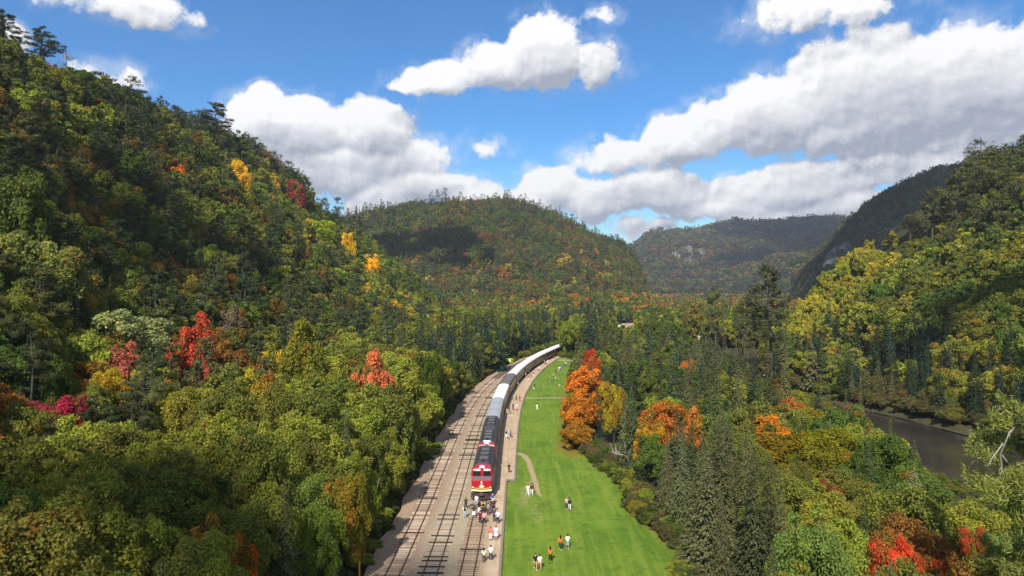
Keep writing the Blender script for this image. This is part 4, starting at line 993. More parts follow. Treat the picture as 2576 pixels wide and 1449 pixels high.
def place_trees():
    single, rest = [], []
    quota = {'maple': 290, 'spruce': 240, 'pine': 110, 'snag': 50}
    for kind in quota:
        ts = [t for t in TREES if t[3] == kind]
        lm = [t for t in ts if t[9]]; ot = [t for t in ts if not t[9]]
        vis = sorted([t for t in ot if on_screen(t)], key=lambda t: -t[5]/t[1]); q = quota[kind]-len(lm)
        single += lm+vis[:q]; ids = set(id(t) for t in vis[:q]); rest += [t for t in ot if id(t) not in ids]
    # labels: every plain tree is told by colour, kind, and where it stands from the nearest landmark tree
    marks = [t for t in single if t[9]]
    short = {id(t): (t[9].split(' with ')[0].split(' beside ')[0].split(' in front')[0].split(' at the')[0].split(' on the')[0].split(' behind')[0].split(' near ')[0].split(' between ')[0].split(' against')[0].split(' standing')[0].split(' above ')[0].split(' below ')[0].split(' half ')[0].split(' among ')[0].split(' next ')[0].split(' where ')[0].split(' deep ')[0].split(' rising')[0].split(' overhanging')[0]) for t in marks}
    cnt = {}
    for s in short.values(): cnt[s] = cnt.get(s, 0)+1
    marks = [t for t in marks if cnt[short[id(t)]] == 1 and len(short[id(t)].split()) <= 6]
    groups = {}
    for t in single:
        if t[9]: continue
        b = min(marks, key=lambda m: math.hypot((m[0]-t[0])/t[1], (m[1]-t[1])/t[1]*.5)); dx, dy = t[0]-b[0], t[1]-b[1]
        rel = ('beyond' if dy > 0 else 'in front of') if abs(dy) > abs(dx) else (('on the track side of' if dx*(-b[0]) > 0 else ('on the hill side of' if t[0] < 0 else 'on the river side of')))
        groups.setdefault((COLNAME.get(t[4], 'olive'), OBJNAME[t[3]].split('_')[0], rel, short[id(b)]), []).append((math.hypot(dx, dy), t))
    ordn = ['nearest', 'second', 'third', 'fourth', 'fifth', 'sixth', 'seventh', 'eighth', 'ninth', 'tenth', 'eleventh', 'twelfth', 'thirteenth', 'fourteenth', 'fifteenth', 'sixteenth', 'seventeenth', 'eighteenth', 'nineteenth', 'twentieth']
    for key, lst in groups.items():
        lst.sort(key=lambda q: q[0])
        for i, (_, t) in enumerate(lst):
            o = (ordn[i]+' ') if len(lst) > 1 and i < 20 else ('' if i < 20 else 'farther ')
            t[9] = f"{o}{key[0]} {key[1]} {key[2]} the {key[3]}"
    isl = set(id(t) for t in marks)
    for t in single:
        x, y, z, kind, c, H, r, turn, lean, lab = t
        l = 1 if kind == 'snag' else min(lod_of(y), 1 if (y < 400 and (id(t) in isl or kind == 'pine') or y < 290 and kind == 'spruce') else 2 if y < 1000 else 3)
        pr = R.choice(PROTO[(kind, l)]); root = empty(OBJNAME[kind], (x, y, z), R.uniform(0, 6.28)); root.scale = (r/pr['r'], r/pr['r'], H/pr['H'])
        if kind == 'maple' and turn == 0 and c[0] > 2.2*c[1]: turn = 1.3
        if lean: root.rotation_euler = (0, lean, 0)
        grp = {'maple': 'maples of the valley wood', 'spruce': 'spruces of the valley wood', 'pine': 'pines on the slopes and banks', 'snag': 'dead trees'}[kind]
        tag(root, lab, "tree", grp)
        link("trunk", pr['trunk'], root)
        if 'crown' in pr: link("crown", pr['crown'], root, col=(*tint_of(c), turn))
    print("single", len(single), "rest", len(rest))
    for kind, name, lab in (('maple', 'maple_forest', "mixed broadleaf forest of green, olive, rust and gold crowns over the hills"), ('spruce', 'spruce_forest', "countless dark spruces over the hills and valley floor"), ('pine', 'pine_forest', "countless rugged pines scattered over the hills")):
        scatter(name, [t for t in rest if t[3] == kind], lab, "forest")
def scatter(name, ts, lab, cat_, small=False):
    keys = sorted({(t[3], lod_of(t[1])) for t in ts}); order = []; coll = bpy.data.collections.new(name+"_kinds"); base = {}
    for k in keys:
        base[k] = (len(order), len(PROTO[k]))
        for pr in PROTO[k]:
            o = bpy.data.objects.new("%s_kind_%03d" % (name, len(order)), pr['joined']); o.color = (0, 0, 0, 0); coll.objects.link(o); order.append(pr)
    n = len(ts); P = np.zeros((n, 3)); A = {'tint': np.zeros((n, 3)), 'turn': np.zeros(n), 'scl': np.zeros((n, 3)), 'rot': np.zeros((n, 3)), 'pick': np.zeros(n, np.int32)}
    for i, t in enumerate(ts):
        b, m = base[(t[3], lod_of(t[1]))]; j = b+R.randrange(m); pr = order[j]
        P[i] = t[0], t[1], t[2]; A['tint'][i] = tint_of(t[4]); A['turn'][i] = t[7]; A['scl'][i] = t[6]/pr['r'], t[6]/pr['r'], t[5]/pr['H']
        A['rot'][i] = R.gauss(0, .03), R.gauss(0, .03), R.uniform(0, 6.28); A['pick'][i] = j
    me = bpy.data.meshes.new(name); me.vertices.add(n); me.vertices.foreach_set('co', P.astype(np.float32).ravel())
    for k in ('tint', 'scl', 'rot'): a = me.attributes.new(k, 'FLOAT_VECTOR', 'POINT'); a.data.foreach_set('vector', A[k].astype(np.float32).ravel())
    a = me.attributes.new('turn', 'FLOAT', 'POINT'); a.data.foreach_set('value', A['turn'].astype(np.float32))
    a = me.attributes.new('pick', 'INT', 'POINT'); a.data.foreach_set('value', A['pick'])
    me.update(); o = link(name, me, col=(0, 0, 0, 0)); tag(o, lab, cat_, kind='stuff')
    g = bpy.data.node_groups.new(name+"_scatter", 'GeometryNodeTree'); k = NT(g)
    g.interface.new_socket("Geometry", in_out='INPUT', socket_type='NodeSocketGeometry'); g.interface.new_socket("Geometry", in_out='OUTPUT', socket_type='NodeSocketGeometry')
    gi, go = k.node('NodeGroupInput'), k.node('NodeGroupOutput')
    ci = k.node('GeometryNodeCollectionInfo'); ci.inputs['Collection'].default_value = coll; ci.inputs['Separate Children'].default_value = True; ci.inputs['Reset Children'].default_value = True
    m2p = k.node('GeometryNodeMeshToPoints'); k.l.new(gi.outputs[0], m2p.inputs[0])
    ip = k.node('GeometryNodeInstanceOnPoints'); k.l.new(m2p.outputs[0], ip.inputs['Points']); k.l.new(ci.outputs[0], ip.inputs['Instance']); ip.inputs['Pick Instance'].default_value = True
    def na(nm, typ):
        q = k.node('GeometryNodeInputNamedAttribute', data_type=typ); q.inputs[0].default_value = nm; return q.outputs[0]
    k.l.new(na('pick', 'INT'), ip.inputs['Instance Index']); k.l.new(na('scl', 'FLOAT_VECTOR'), ip.inputs['Scale'])
    e2r = k.node('FunctionNodeEulerToRotation'); k.l.new(na('rot', 'FLOAT_VECTOR'), e2r.inputs[0]); k.l.new(e2r.outputs[0], ip.inputs['Rotation'])
    k.l.new(ip.outputs[0], go.inputs[0])
    md = o.modifiers.new("scatter", 'NODES'); md.node_group = g
    return o
place_trees()
def undergrowth():
    ts = []
    def add(x, y, H, r, c, turn=0.): ts.append([x, y, float(hgt(x, y))-.15 if True else 0, 'maple', c, H, r, turn, 0, None])
    for y in np.arange(55, 300, .62):
        lx, lr = float(left_x(y)), float(lawn_r(y))
        for _ in range(2):
            x = lx-R.uniform(4.3, 7.5); add(x, y+R.random(), R.uniform(.5, 1.8), R.uniform(.5, 1.1), R.choice((G2, G3, G1, BR, G4)), R.random()*.2)
        for _ in range(2):
            x = lr+R.uniform(-.1, 2.6); add(x, y+R.random(), R.uniform(.7, 2.6), R.uniform(.6, 1.4), R.choice((G2, G1, S3, BR, G4, G3, G2)), R.random()*.08)
    for y in np.arange(60, 330, 1.1):
        a, b, f = float(riv_r(y)), float(riv_r(y)), float(_footr(y))
        for _ in range(5):
            x = R.uniform(b+1.2, f-1); add(x, y+R.random(), R.uniform(1., 3.6), R.uniform(1., 2.2), R.choice((G1, BR, S3, BR, G4, G1)), R.random()*.08)
        for _ in range(2): x = float(riv_l(y))-R.uniform(.5, 8); add(x, y+R.random(), R.uniform(.8, 1.7), R.uniform(.9, 1.7), R.choice((G1, G2, S3)), .05)
    for y in np.arange(306, 500, 1.):
        tx = float(train_x(y)); lx = float(left_x(y))
        for _ in range(2):
            add(tx+R.uniform(3, 6), y, R.uniform(1, 3), R.uniform(1, 1.8), R.choice((G1, G2, G3)), .1); add(lx-R.uniform(3.5, 7), y, R.uniform(1, 3), R.uniform(1, 1.8), R.choice((G1, G2, G3)), .1)
    for (x, y, H, r, c) in ((24.5, 311, 3.2, 2.6, G2), (26.5, 309, 2.6, 2.2, G1), (26, 303, 2.2, 2.2, G2), (-17, 77, 1.3, 1.6, G3), (-16.8, 82, 1., 1.5, G3), (-16.4, 88, 1.2, 1.3, G2), (-15.6, 128, 1.6, 2., G3), (-15.2, 133, 1.4, 1.8, G3), (-15.5, 124, 1.1, 1.6, G2)): add(x, y, H, r, c)
    scatter("undergrowth", ts, "low shrubs and weeds along the tracks, the lawn edge and the river banks", "shrubs")
undergrowth()

# pale leaning stems and dead limbs at the forest edge
def stems():
    for (px, py0, py1, Z, ln, lab) in ((958, 1310, 1205, 84, .10, "pale slanting birch stem at the forest edge beside the left track"), (972, 1300, 1212, 86, .07, "second pale slanting birch stem, closer to the track")):
        x = at(px, Z); H = (py0-py1)/1717.3*Z+3
        root = empty("birch_stem", (x-2.2, Z, -.3)); tag(root, lab, "tree", "birch stems at the forest edge")
        v, q = tube_np([(0, 0, 0), (.5, 0, H*.5), (1.3, .1, H)], [.07, .05, .03]); link("trunk", npmesh("trunk", v, q, [M_PALE], smooth=True), root)
    # bleached forked limbs of the near pine
    t = empty("dead_branch", (at(2535, 44), 44, 19.)); tag(t, "bleached forked limb hanging from the golden-green pine over the river", "branch")
    for k, P in enumerate(([(1.2, 0, 3.6), (.1, 0, 2.7), (-.5, -.1, 1.3), (-.35, 0, .2), (-.9, 0, -.9)], [(-.3, 0, 2.0), (-1.0, .1, .9), (-1.3, 0, .5)], [(-.35, 0, .2), (.2, 0, -.8), (-.1, 0, -1.6), (.3, 0, -1.9)], [(-.5, -.1, 1.3), (.2, 0, .5), (.5, 0, 0)])):
        v, q = tube_np(P, list(np.linspace(.085 if k == 0 else .05, .015, len(P)))); link("limb", npmesh("limb", v, q, [M_PALE], smooth=True), t)
    for (px, py, Z, lab) in ((1618, 1168, 118, "grey fallen tree top with bare twigs at the lawn edge"), (2010, 955, 205, "bare bleached branches at the foot of the giant white pine")):
        _, tr = bare(np.random.RandomState(int(px)), 7, 2.6, 24)
        root = empty("fallen_tree", (at(px, Z), Z, float(hgt(at(px, Z), Z))+1.2)); root.rotation_euler = (0, rad(-72), rad(25)); tag(root, lab, "dead tree")
        link("trunk", npmesh("trunk", tr[0], tr[1], [M_PALE]), root)
stems()

# ------------------------------------------------------------------ small things beside the line
def lime_box():
    t = empty("lime_shed", (at(1283, 283)-.1, 283, -.3), rad(10)); tag(t, "lime green box shelter with an open frame beside the far tracks", "shelter")
    MB().box(-1.1, .5, -.8, .8, .1, 1.9).build("body", M_LIME, t, bevel=.08)
    MB().box(-1.2, 1.2, -.9, .9, 1.92, 2.02).build("roof", M_LIME, t)
    for x in (1.1,):
        for y in (-.8, .8): MB().box(x-.05, x+.05, y-.05, y+.05, .05, 1.92).build("post", M_LIME, t)
    MB().box(-1.1, 1.15, -.82, -.78, .0, .1).build("base_rail", M_LIME, t)
    MB().box(-.8, .2, -.84, -.8, 1.0, 1.5).build("panel", M_WHITE, t)
lime_box()
def cabin(x, y, w, d, h, wall, roof, lab):
    z = float(hgt(x, y)); t = empty("cabin", (x, y, z), rad(-8)); tag(t, lab, "cabin")
    MB().box(-w/2, w/2, -d/2, d/2, -.5, h).build("wall", wall, t)
    for s in (-1, 1):
        MB().add([(0, -d/2-.4, h+1.5), (s*(w/2+.4), -d/2-.4, h-.1), (s*(w/2+.4), d/2+.4, h-.1), (0, d/2+.4, h+1.5), (0, -d/2-.4, h+1.6), (s*(w/2+.4), -d/2-.4, h), (s*(w/2+.4), d/2+.4, h), (0, d/2+.4, h+1.6)],
                 [(0,1,2,3),(4,7,6,5),(0,4,5,1),(1,5,6,2),(2,6,7,3),(3,7,4,0)]).build("roof", roof, t)
    MB().prism([(-w/2, h), (w/2, h), (0, h+1.45)], -d/2, -d/2+.1).build("gable", wall, t)
    for sx in (-.28, .28):
        f = MB().box(sx*w-.5, sx*w+.5, -d/2-.05, -d/2+.02, 1.0, 2.0).build("window", M_WHITE, t); MB().box(sx*w-.42, sx*w+.42, -d/2-.07, -d/2-.04, 1.08, 1.92).build("pane", M_GLASS, f)
    MB().box(-.45, .45, -d/2-.06, -d/2+.02, 0, 2.05).build("door", M_MAROON, t)
cabin(at(1762, 388), 388, 7.5, 6, 3.6, M_TAN, M_TAN, "tan wooden cabin glimpsed between spruces past the lawn")
cabin(at(1735, 380), 382, 5, 5, 2.6, M_TAN, M_WROOF, "low pale-roofed hut beside the tan cabin")
cabin(at(1812, 378), 378, 5, 5, 2.8, M_GREY, M_RUSTROOF, "small hut with a rust red roof beside the tan cabin")
def marker():
    x = at(904, 72); t = empty("marker_post", (x, 72, -.4)); tag(t, "yellow marker post at the forest edge beside the left track", "post")
    MB().cyl((0, 0, 0), .09, 2.3, 'z', 10).build("post", M_YEL, t, smooth=False); MB().box(-.13, .13, -.06, .06, 2.3, 2.55).build("cap", M_YEL, t, bevel=.03)
marker()
def bin_(px, py, lab):
    Z = 53236/(py-724.5); t = empty("litter_bin", (at(px, Z), Z, -.12)); tag(t, lab, "litter bin")
    MB().cyl((0, 0, 0), .32, .95, 'z', 14, .36).build("body", M_GREY, t); MB().cyl((0, 0, .95), .40, .12, 'z', 14, .2).build("lid", M_BLACK, t)
bin_(1366, 936, "dark litter bin on the lawn edge by the platform")
def picnic(px, py, lab):
    Z = 53236/(py-724.5); t = empty("picnic_table", (at(px, Z), Z, -.12), rad(20)); tag(t, lab, "picnic table", "picnic tables at the far end of the lawn")
    for k in range(5): MB().box(-.95, .95, -.40+k*.165, -.25+k*.165, .72, .76).build("plank", M_TIMBER, t)
    for s in (-1, 1): MB().box(-.95, .95, s*.7-.13, s*.7+.13, .42, .46).build("bench", M_TIMBER, t)
    for s in (-1, 1):
        MB().add([(s*.7-.04, -.8, 0), (s*.7+.04, -.8, 0), (s*.7+.04, -.7, 0), (s*.7-.04, -.7, 0), (s*.7-.04, -.25, .72), (s*.7+.04, -.25, .72), (s*.7+.04, -.15, .72), (s*.7-.04, -.15, .72)], [(0,3,2,1),(4,5,6,7),(0,1,5,4),(1,2,6,5),(2,3,7,6),(3,0,4,7)]).build("leg", M_TIMBER, t)
        MB().add([(s*.7-.04, .7, 0), (s*.7+.04, .7, 0), (s*.7+.04, .8, 0), (s*.7-.04, .8, 0), (s*.7-.04, .15, .72), (s*.7+.04, .15, .72), (s*.7+.04, .25, .72), (s*.7-.04, .25, .72)], [(0,3,2,1),(4,5,6,7),(0,1,5,4),(1,2,6,5),(2,3,7,6),(3,0,4,7)]).build("leg", M_TIMBER, t)
picnic(1421, 919, "picnic table with seated people on the far lawn"); picnic(1440, 914, "picnic table in the shade at the edge of the far lawn")

# ------------------------------------------------------------------ people
def skinned(V, E, Rr, extra=None, lv=1):
    me = bpy.data.meshes.new("t"); me.from_pydata(V, E, []); o = bpy.data.objects.new("t", me); COL.objects.link(o)
    md = o.modifiers.new("s", 'SKIN'); md.use_smooth_shade = True
    for i, r in enumerate(Rr): me.skin_vertices[0].data[i].radius = r if hasattr(r, '__len__') else (r, r)
    me.skin_vertices[0].data[0].use_root = True
    s = o.modifiers.new("u", 'SUBSURF'); s.levels = s.render_levels = lv
    dg = bpy.context.evaluated_depsgraph_get(); r = bpy.data.meshes.new_from_object(o.evaluated_get(dg)); bpy.data.objects.remove(o); return r
def joinme(a, mb, mat, name):
    import bmesh
    bm = bmesh.new(); bm.from_mesh(a)
    if mb:
        t = mb.mesh("t", mat, True); bm.from_mesh(t)
    for f in bm.faces: f.smooth = True; f.material_index = 0
    r = bpy.data.meshes.new(name); bm.to_mesh(r); bm.free(); r.materials.append(mat); return r
def ball(mb, c, r, n=8, m=6):
    b = [];
    for i in range(m+1):
        th = math.pi*i/m
        for j in range(n): ph = 2*math.pi*j/n; b.append((c[0]+r[0]*math.sin(th)*math.cos(ph), c[1]+r[1]*math.sin(th)*math.sin(ph), c[2]+r[2]*math.cos(th)))
    mb.add(b, [(i*n+j, i*n+(j+1) % n, (i+1)*n+(j+1) % n, (i+1)*n+j) for i in range(m) for j in range(n)]); return mb
def pose(pz):
    # joints: front is -y
    hip = .93; kn, an = {}, {}
    ar = {}
    if pz == 'walk': kn = {1: (.10, -.16, .52), -1: (-.10, .04, .50)}; an = {1: (.10, -.26, .09), -1: (-.10, .30, .14)}
    elif pz == 'sit': hip = .14; kn = {1: (.13, -.36, .42), -1: (-.13, -.40, .30)}; an = {1: (.12, -.62, .07), -1: (-.12, -.72, .07)}
    elif pz == 'bench': hip = .56; kn = {1: (.12, -.42, .55), -1: (-.12, -.42, .55)}; an = {1: (.12, -.42, .1), -1: (-.12, -.42, .1)}
    else: kn = {1: (.11, -.02, .50), -1: (-.11, .0, .50)}; an = {1: (.13, .03, .09), -1: (-.12, .03, .09)}
    if pz == 'photo': ar = {s: ((s*.25, -.10, hip+.26), (s*.10, -.33, hip+.44)) for s in (1, -1)}
    elif pz == 'walk': ar = {1: ((.27, .10, hip+.20), (.26, .02, hip-.05)), -1: ((-.27, -.06, hip+.20), (-.26, -.22, hip))}
    elif pz == 'hip': ar = {1: ((.36, .05, hip+.26), (.20, -.07, hip+.10)), -1: ((-.27, .03, hip+.18), (-.27, -.05, hip-.06))}
    elif pz in ('sit', 'bench'): ar = {s: ((s*.27, -.05, hip+.20), (s*.15, -.28, hip+.12)) for s in (1, -1)}
    else: ar = {s: ((s*.27, .03, hip+.20), (s*.28, -.04, hip-.06)) for s in (1, -1)}
    ch, sh, nk = hip+.40, hip+.49, hip+.575; hd = hip+.70
    V = [(0, 0, hip), (0, 0, hip+.18), (0, 0, ch), (0, .01, nk), (0, -.01, hd-.06), (0, -.015, hd+.02), (0, -.005, hd+.10)]; E = [(0, 1), (1, 2), (2, 3), (3, 4), (4, 5), (5, 6)]
    Rr = [(.145, .11), (.125, .10), (.16, .115), .055, .078, .092, .07]
    tV = [(0, 0, hip-.16), (0, 0, hip+.12), (0, 0, ch), (0, .01, nk-.04)]; tE = [(0, 1), (1, 2), (2, 3)]; tR = [(.195, .155), (.175, .14), (.19, .145), .08]
    pV = [(0, 0, hip+.0), (0, 0, hip+.14)]; pE = [(0, 1)]; pR = [(.165, .13), (.15, .12)]
    hands = MB(); shoes = MB()
    for s in (1, -1):
        b = len(V); el, wr = ar[s]
        V += [(s*.17, 0, sh), el, wr]; E += [(2, b), (b, b+1), (b+1, b+2)]; Rr += [.058, .043, .032]
        wv = Vector(wr); d = (wv-Vector(el)).normalized(); pl = wv+d*.08; V.append(tuple(pl)); E.append((b+2, b+3)); Rr.append((.034, .018))
        sidev = d.cross(Vector((0, 1, 0))).normalized()
        for k in range(4):
            a0 = pl+sidev*(k-1.5)*.02; ln = (.06, .072, .068, .05)[k]; hands.tube([a0, a0+d*ln*.6, a0+d*ln+Vector((0, -.012, 0))], [.0095, .009, .006], 5)
        a0 = wv+d*.035+sidev*.03; hands.tube([a0, a0+d*.03+sidev*.02, a0+d*.055+sidev*.022], [.011, .010, .007], 5)
        b = len(V); V += [(s*.095, 0, hip-.06), kn[s], an[s]]; E += [(0, b), (b, b+1), (b+1, b+2)]; Rr += [.092, .062, .042]
        ft = Vector(an[s])+Vector((0, -.13, -.045)); V.append(tuple(ft)); E.append((b+2, b+3)); Rr.append((.04, .03))
        b = len(tV); el2 = tuple(Vector((s*.17, 0, sh)).lerp(Vector(el), .92)); tV += [(s*.18, 0, sh), el2]; tE += [(2, b), (b, b+1)]; tR += [.078, .064]
        b = len(pV); an2 = tuple(Vector(kn[s]).lerp(Vector(an[s]), .88)); pV += [(s*.095, 0, hip-.07), kn[s], an2]; pE += [(0, b), (b, b+1), (b+1, b+2)]; pR += [.112, .080, .066]
        ball(shoes, (an[s][0], an[s][1]-.06, an[s][2]-.045), (.048, .14, .05), 8, 4)
    ball(hands, (0, -.105, hd+.015), (.014, .02, .022), 6, 4)                               # nose
    for s in (1, -1): ball(hands, (s*.09, 0, hd+.015), (.012, .02, .03), 6, 4)              # ears
    body = joinme(skinned(V, E, Rr), hands, M_SKIN, "body")
    top = joinme(skinned(tV, tE, tR), None, M_CLOTH, "top"); tr = joinme(skinned(pV, pE, pR), None, M_CLOTH, "trousers")
    hair = MB(); ball(hair, (0, .018, hd+.055), (.105, .115, .10), 10, 6); h1 = hair.mesh("hair", M_CLOTH, True)
    hl = MB(); ball(hl, (0, .018, hd+.055), (.108, .118, .105), 10, 6); hl.tube([(0, .07, hd+.05), (0, .11, hd-.10), (0, .12, hd-.30)], [.10, .10, .05], 8); h2 = hl.mesh("hair", M_CLOTH, True)
    sk = MB(); n = 14
    for (z, r0) in ((hip+.06, .15), (hip-.12, .20), (hip-.42, .27)):
        sk.v += [(r0*math.cos(6.2832*i/n), r0*.85*math.sin(6.2832*i/n), z) for i in range(n)]
    sk.f += [(j*n+i, j*n+(i+1) % n, (j+1)*n+(i+1) % n, (j+1)*n+i) for j in range(2) for i in range(n)]
    eyes = MB(); [ball(eyes, (s*.033, -.092, hd+.035), (.011, .008, .009), 6, 4) for s in (1, -1)]; mouth = MB().box(-.022, .022, -.098, -.088, hd-.045, hd-.037)
    eyes.add(mouth.v, mouth.f)
    return dict(body=body, top=top, trousers=tr, hair=h1, long=h2, skirt=sk.mesh("skirt", M_CLOTH, True), shoes=shoes.mesh("shoes", M_CLOTH, True), face=eyes.mesh("eyes_and_mouth", M_CLOTH, True), hip=hip)
POSES = {p: pose(p) for p in ('stand', 'walk', 'hip', 'photo', 'sit', 'bench')}
CW = {'white': (.80,.78,.76), 'black': (.018,.018,.02), 'dark': (.045,.04,.05), 'jeans': (.06,.10,.18), 'lightjeans': (.28,.42,.55), 'coral': (.75,.16,.13), 'maroon': (.13,.015,.03), 'orange': (.70,.17,.02), 'red': (.60,.03,.03),
      'tan': (.42,.28,.15), 'yellow': (.70,.42,.03), 'purple': (.08,.035,.14), 'grey': (.22,.23,.25), 'blue': (.05,.12,.32), 'pink': (.75,.35,.38), 'green': (.04,.16,.12), 'navy': (.02,.03,.08), 'bluegrey': (.14,.20,.28)}
HAIR = {'b': (.015,.012,.01), 'n': (.09,.045,.02), 'g': (.45,.43,.40), 'y': (.40,.26,.10)}
BPACK = MB().box(-.15, .15, .13, .27, 1.08, 1.45).mesh("backpack", M_CLOTH, bevel=.04)
BAG = MB().box(-.17, .17, -.06, .06, .62, .86).tube([(-.1, 0, .86), (-.03, 0, 1.0), (.1, 0, .86)], [.012]*3, 4).mesh("bag", M_CLOTH, bevel=.02)
def person(px, py, top, bot, hair, pz, h, face, lab, extra='', zb=None):
    """px, py: where the feet are in the 3840-wide photograph"""
    Z = 79360/(py-1080); x = (px-1920)/2560*Z
    onp = x < float(edge_x(Z)); zb = (.07 if x > float(train_x(Z))+1.8 else .0) if onp else -.12
    P = POSES[pz]; t = empty("person", (x, Z, zb), rad(face)); k = h/1.72; t.scale = (k,)*3
    tag(t, lab, "person", "visitors beside the train")
    link("body", P['body'], t, col=(*R.choice(((.50,.30,.21), (.42,.24,.15), (.26,.13,.08), (.55,.35,.26))), 1))
    c = lambda n: (*[v*R.uniform(.9, 1.08) for v in CW[n]], 1)
    link("top", P['top'], t, col=c(top))
    if bot.startswith('skirt'): link("skirt", P['skirt'], t, col=c(bot[6:]))
    elif bot.startswith('short'): link("trousers", P['trousers'], t, col=c(bot[6:]))
    else: link("trousers", P['trousers'], t, col=c(bot))
    link("hair", P['long' if hair.isupper() else 'hair'], t, col=(*HAIR[hair.lower()], 1))
    link("shoes", P['shoes'], t, col=c('black' if R.random() < .5 else 'white')); link("eyes_and_mouth", P['face'], t, col=(.05, .02, .02, 1))
    if 'p' in extra: link("backpack", BPACK, t, (0, 0, P['hip']-.93), col=c('black'))
    if 'r' in extra: tag(link("bag", BAG, t, (.0, -.14, P['hip']-.93+.08), col=c('red')), kind=None)
    return t
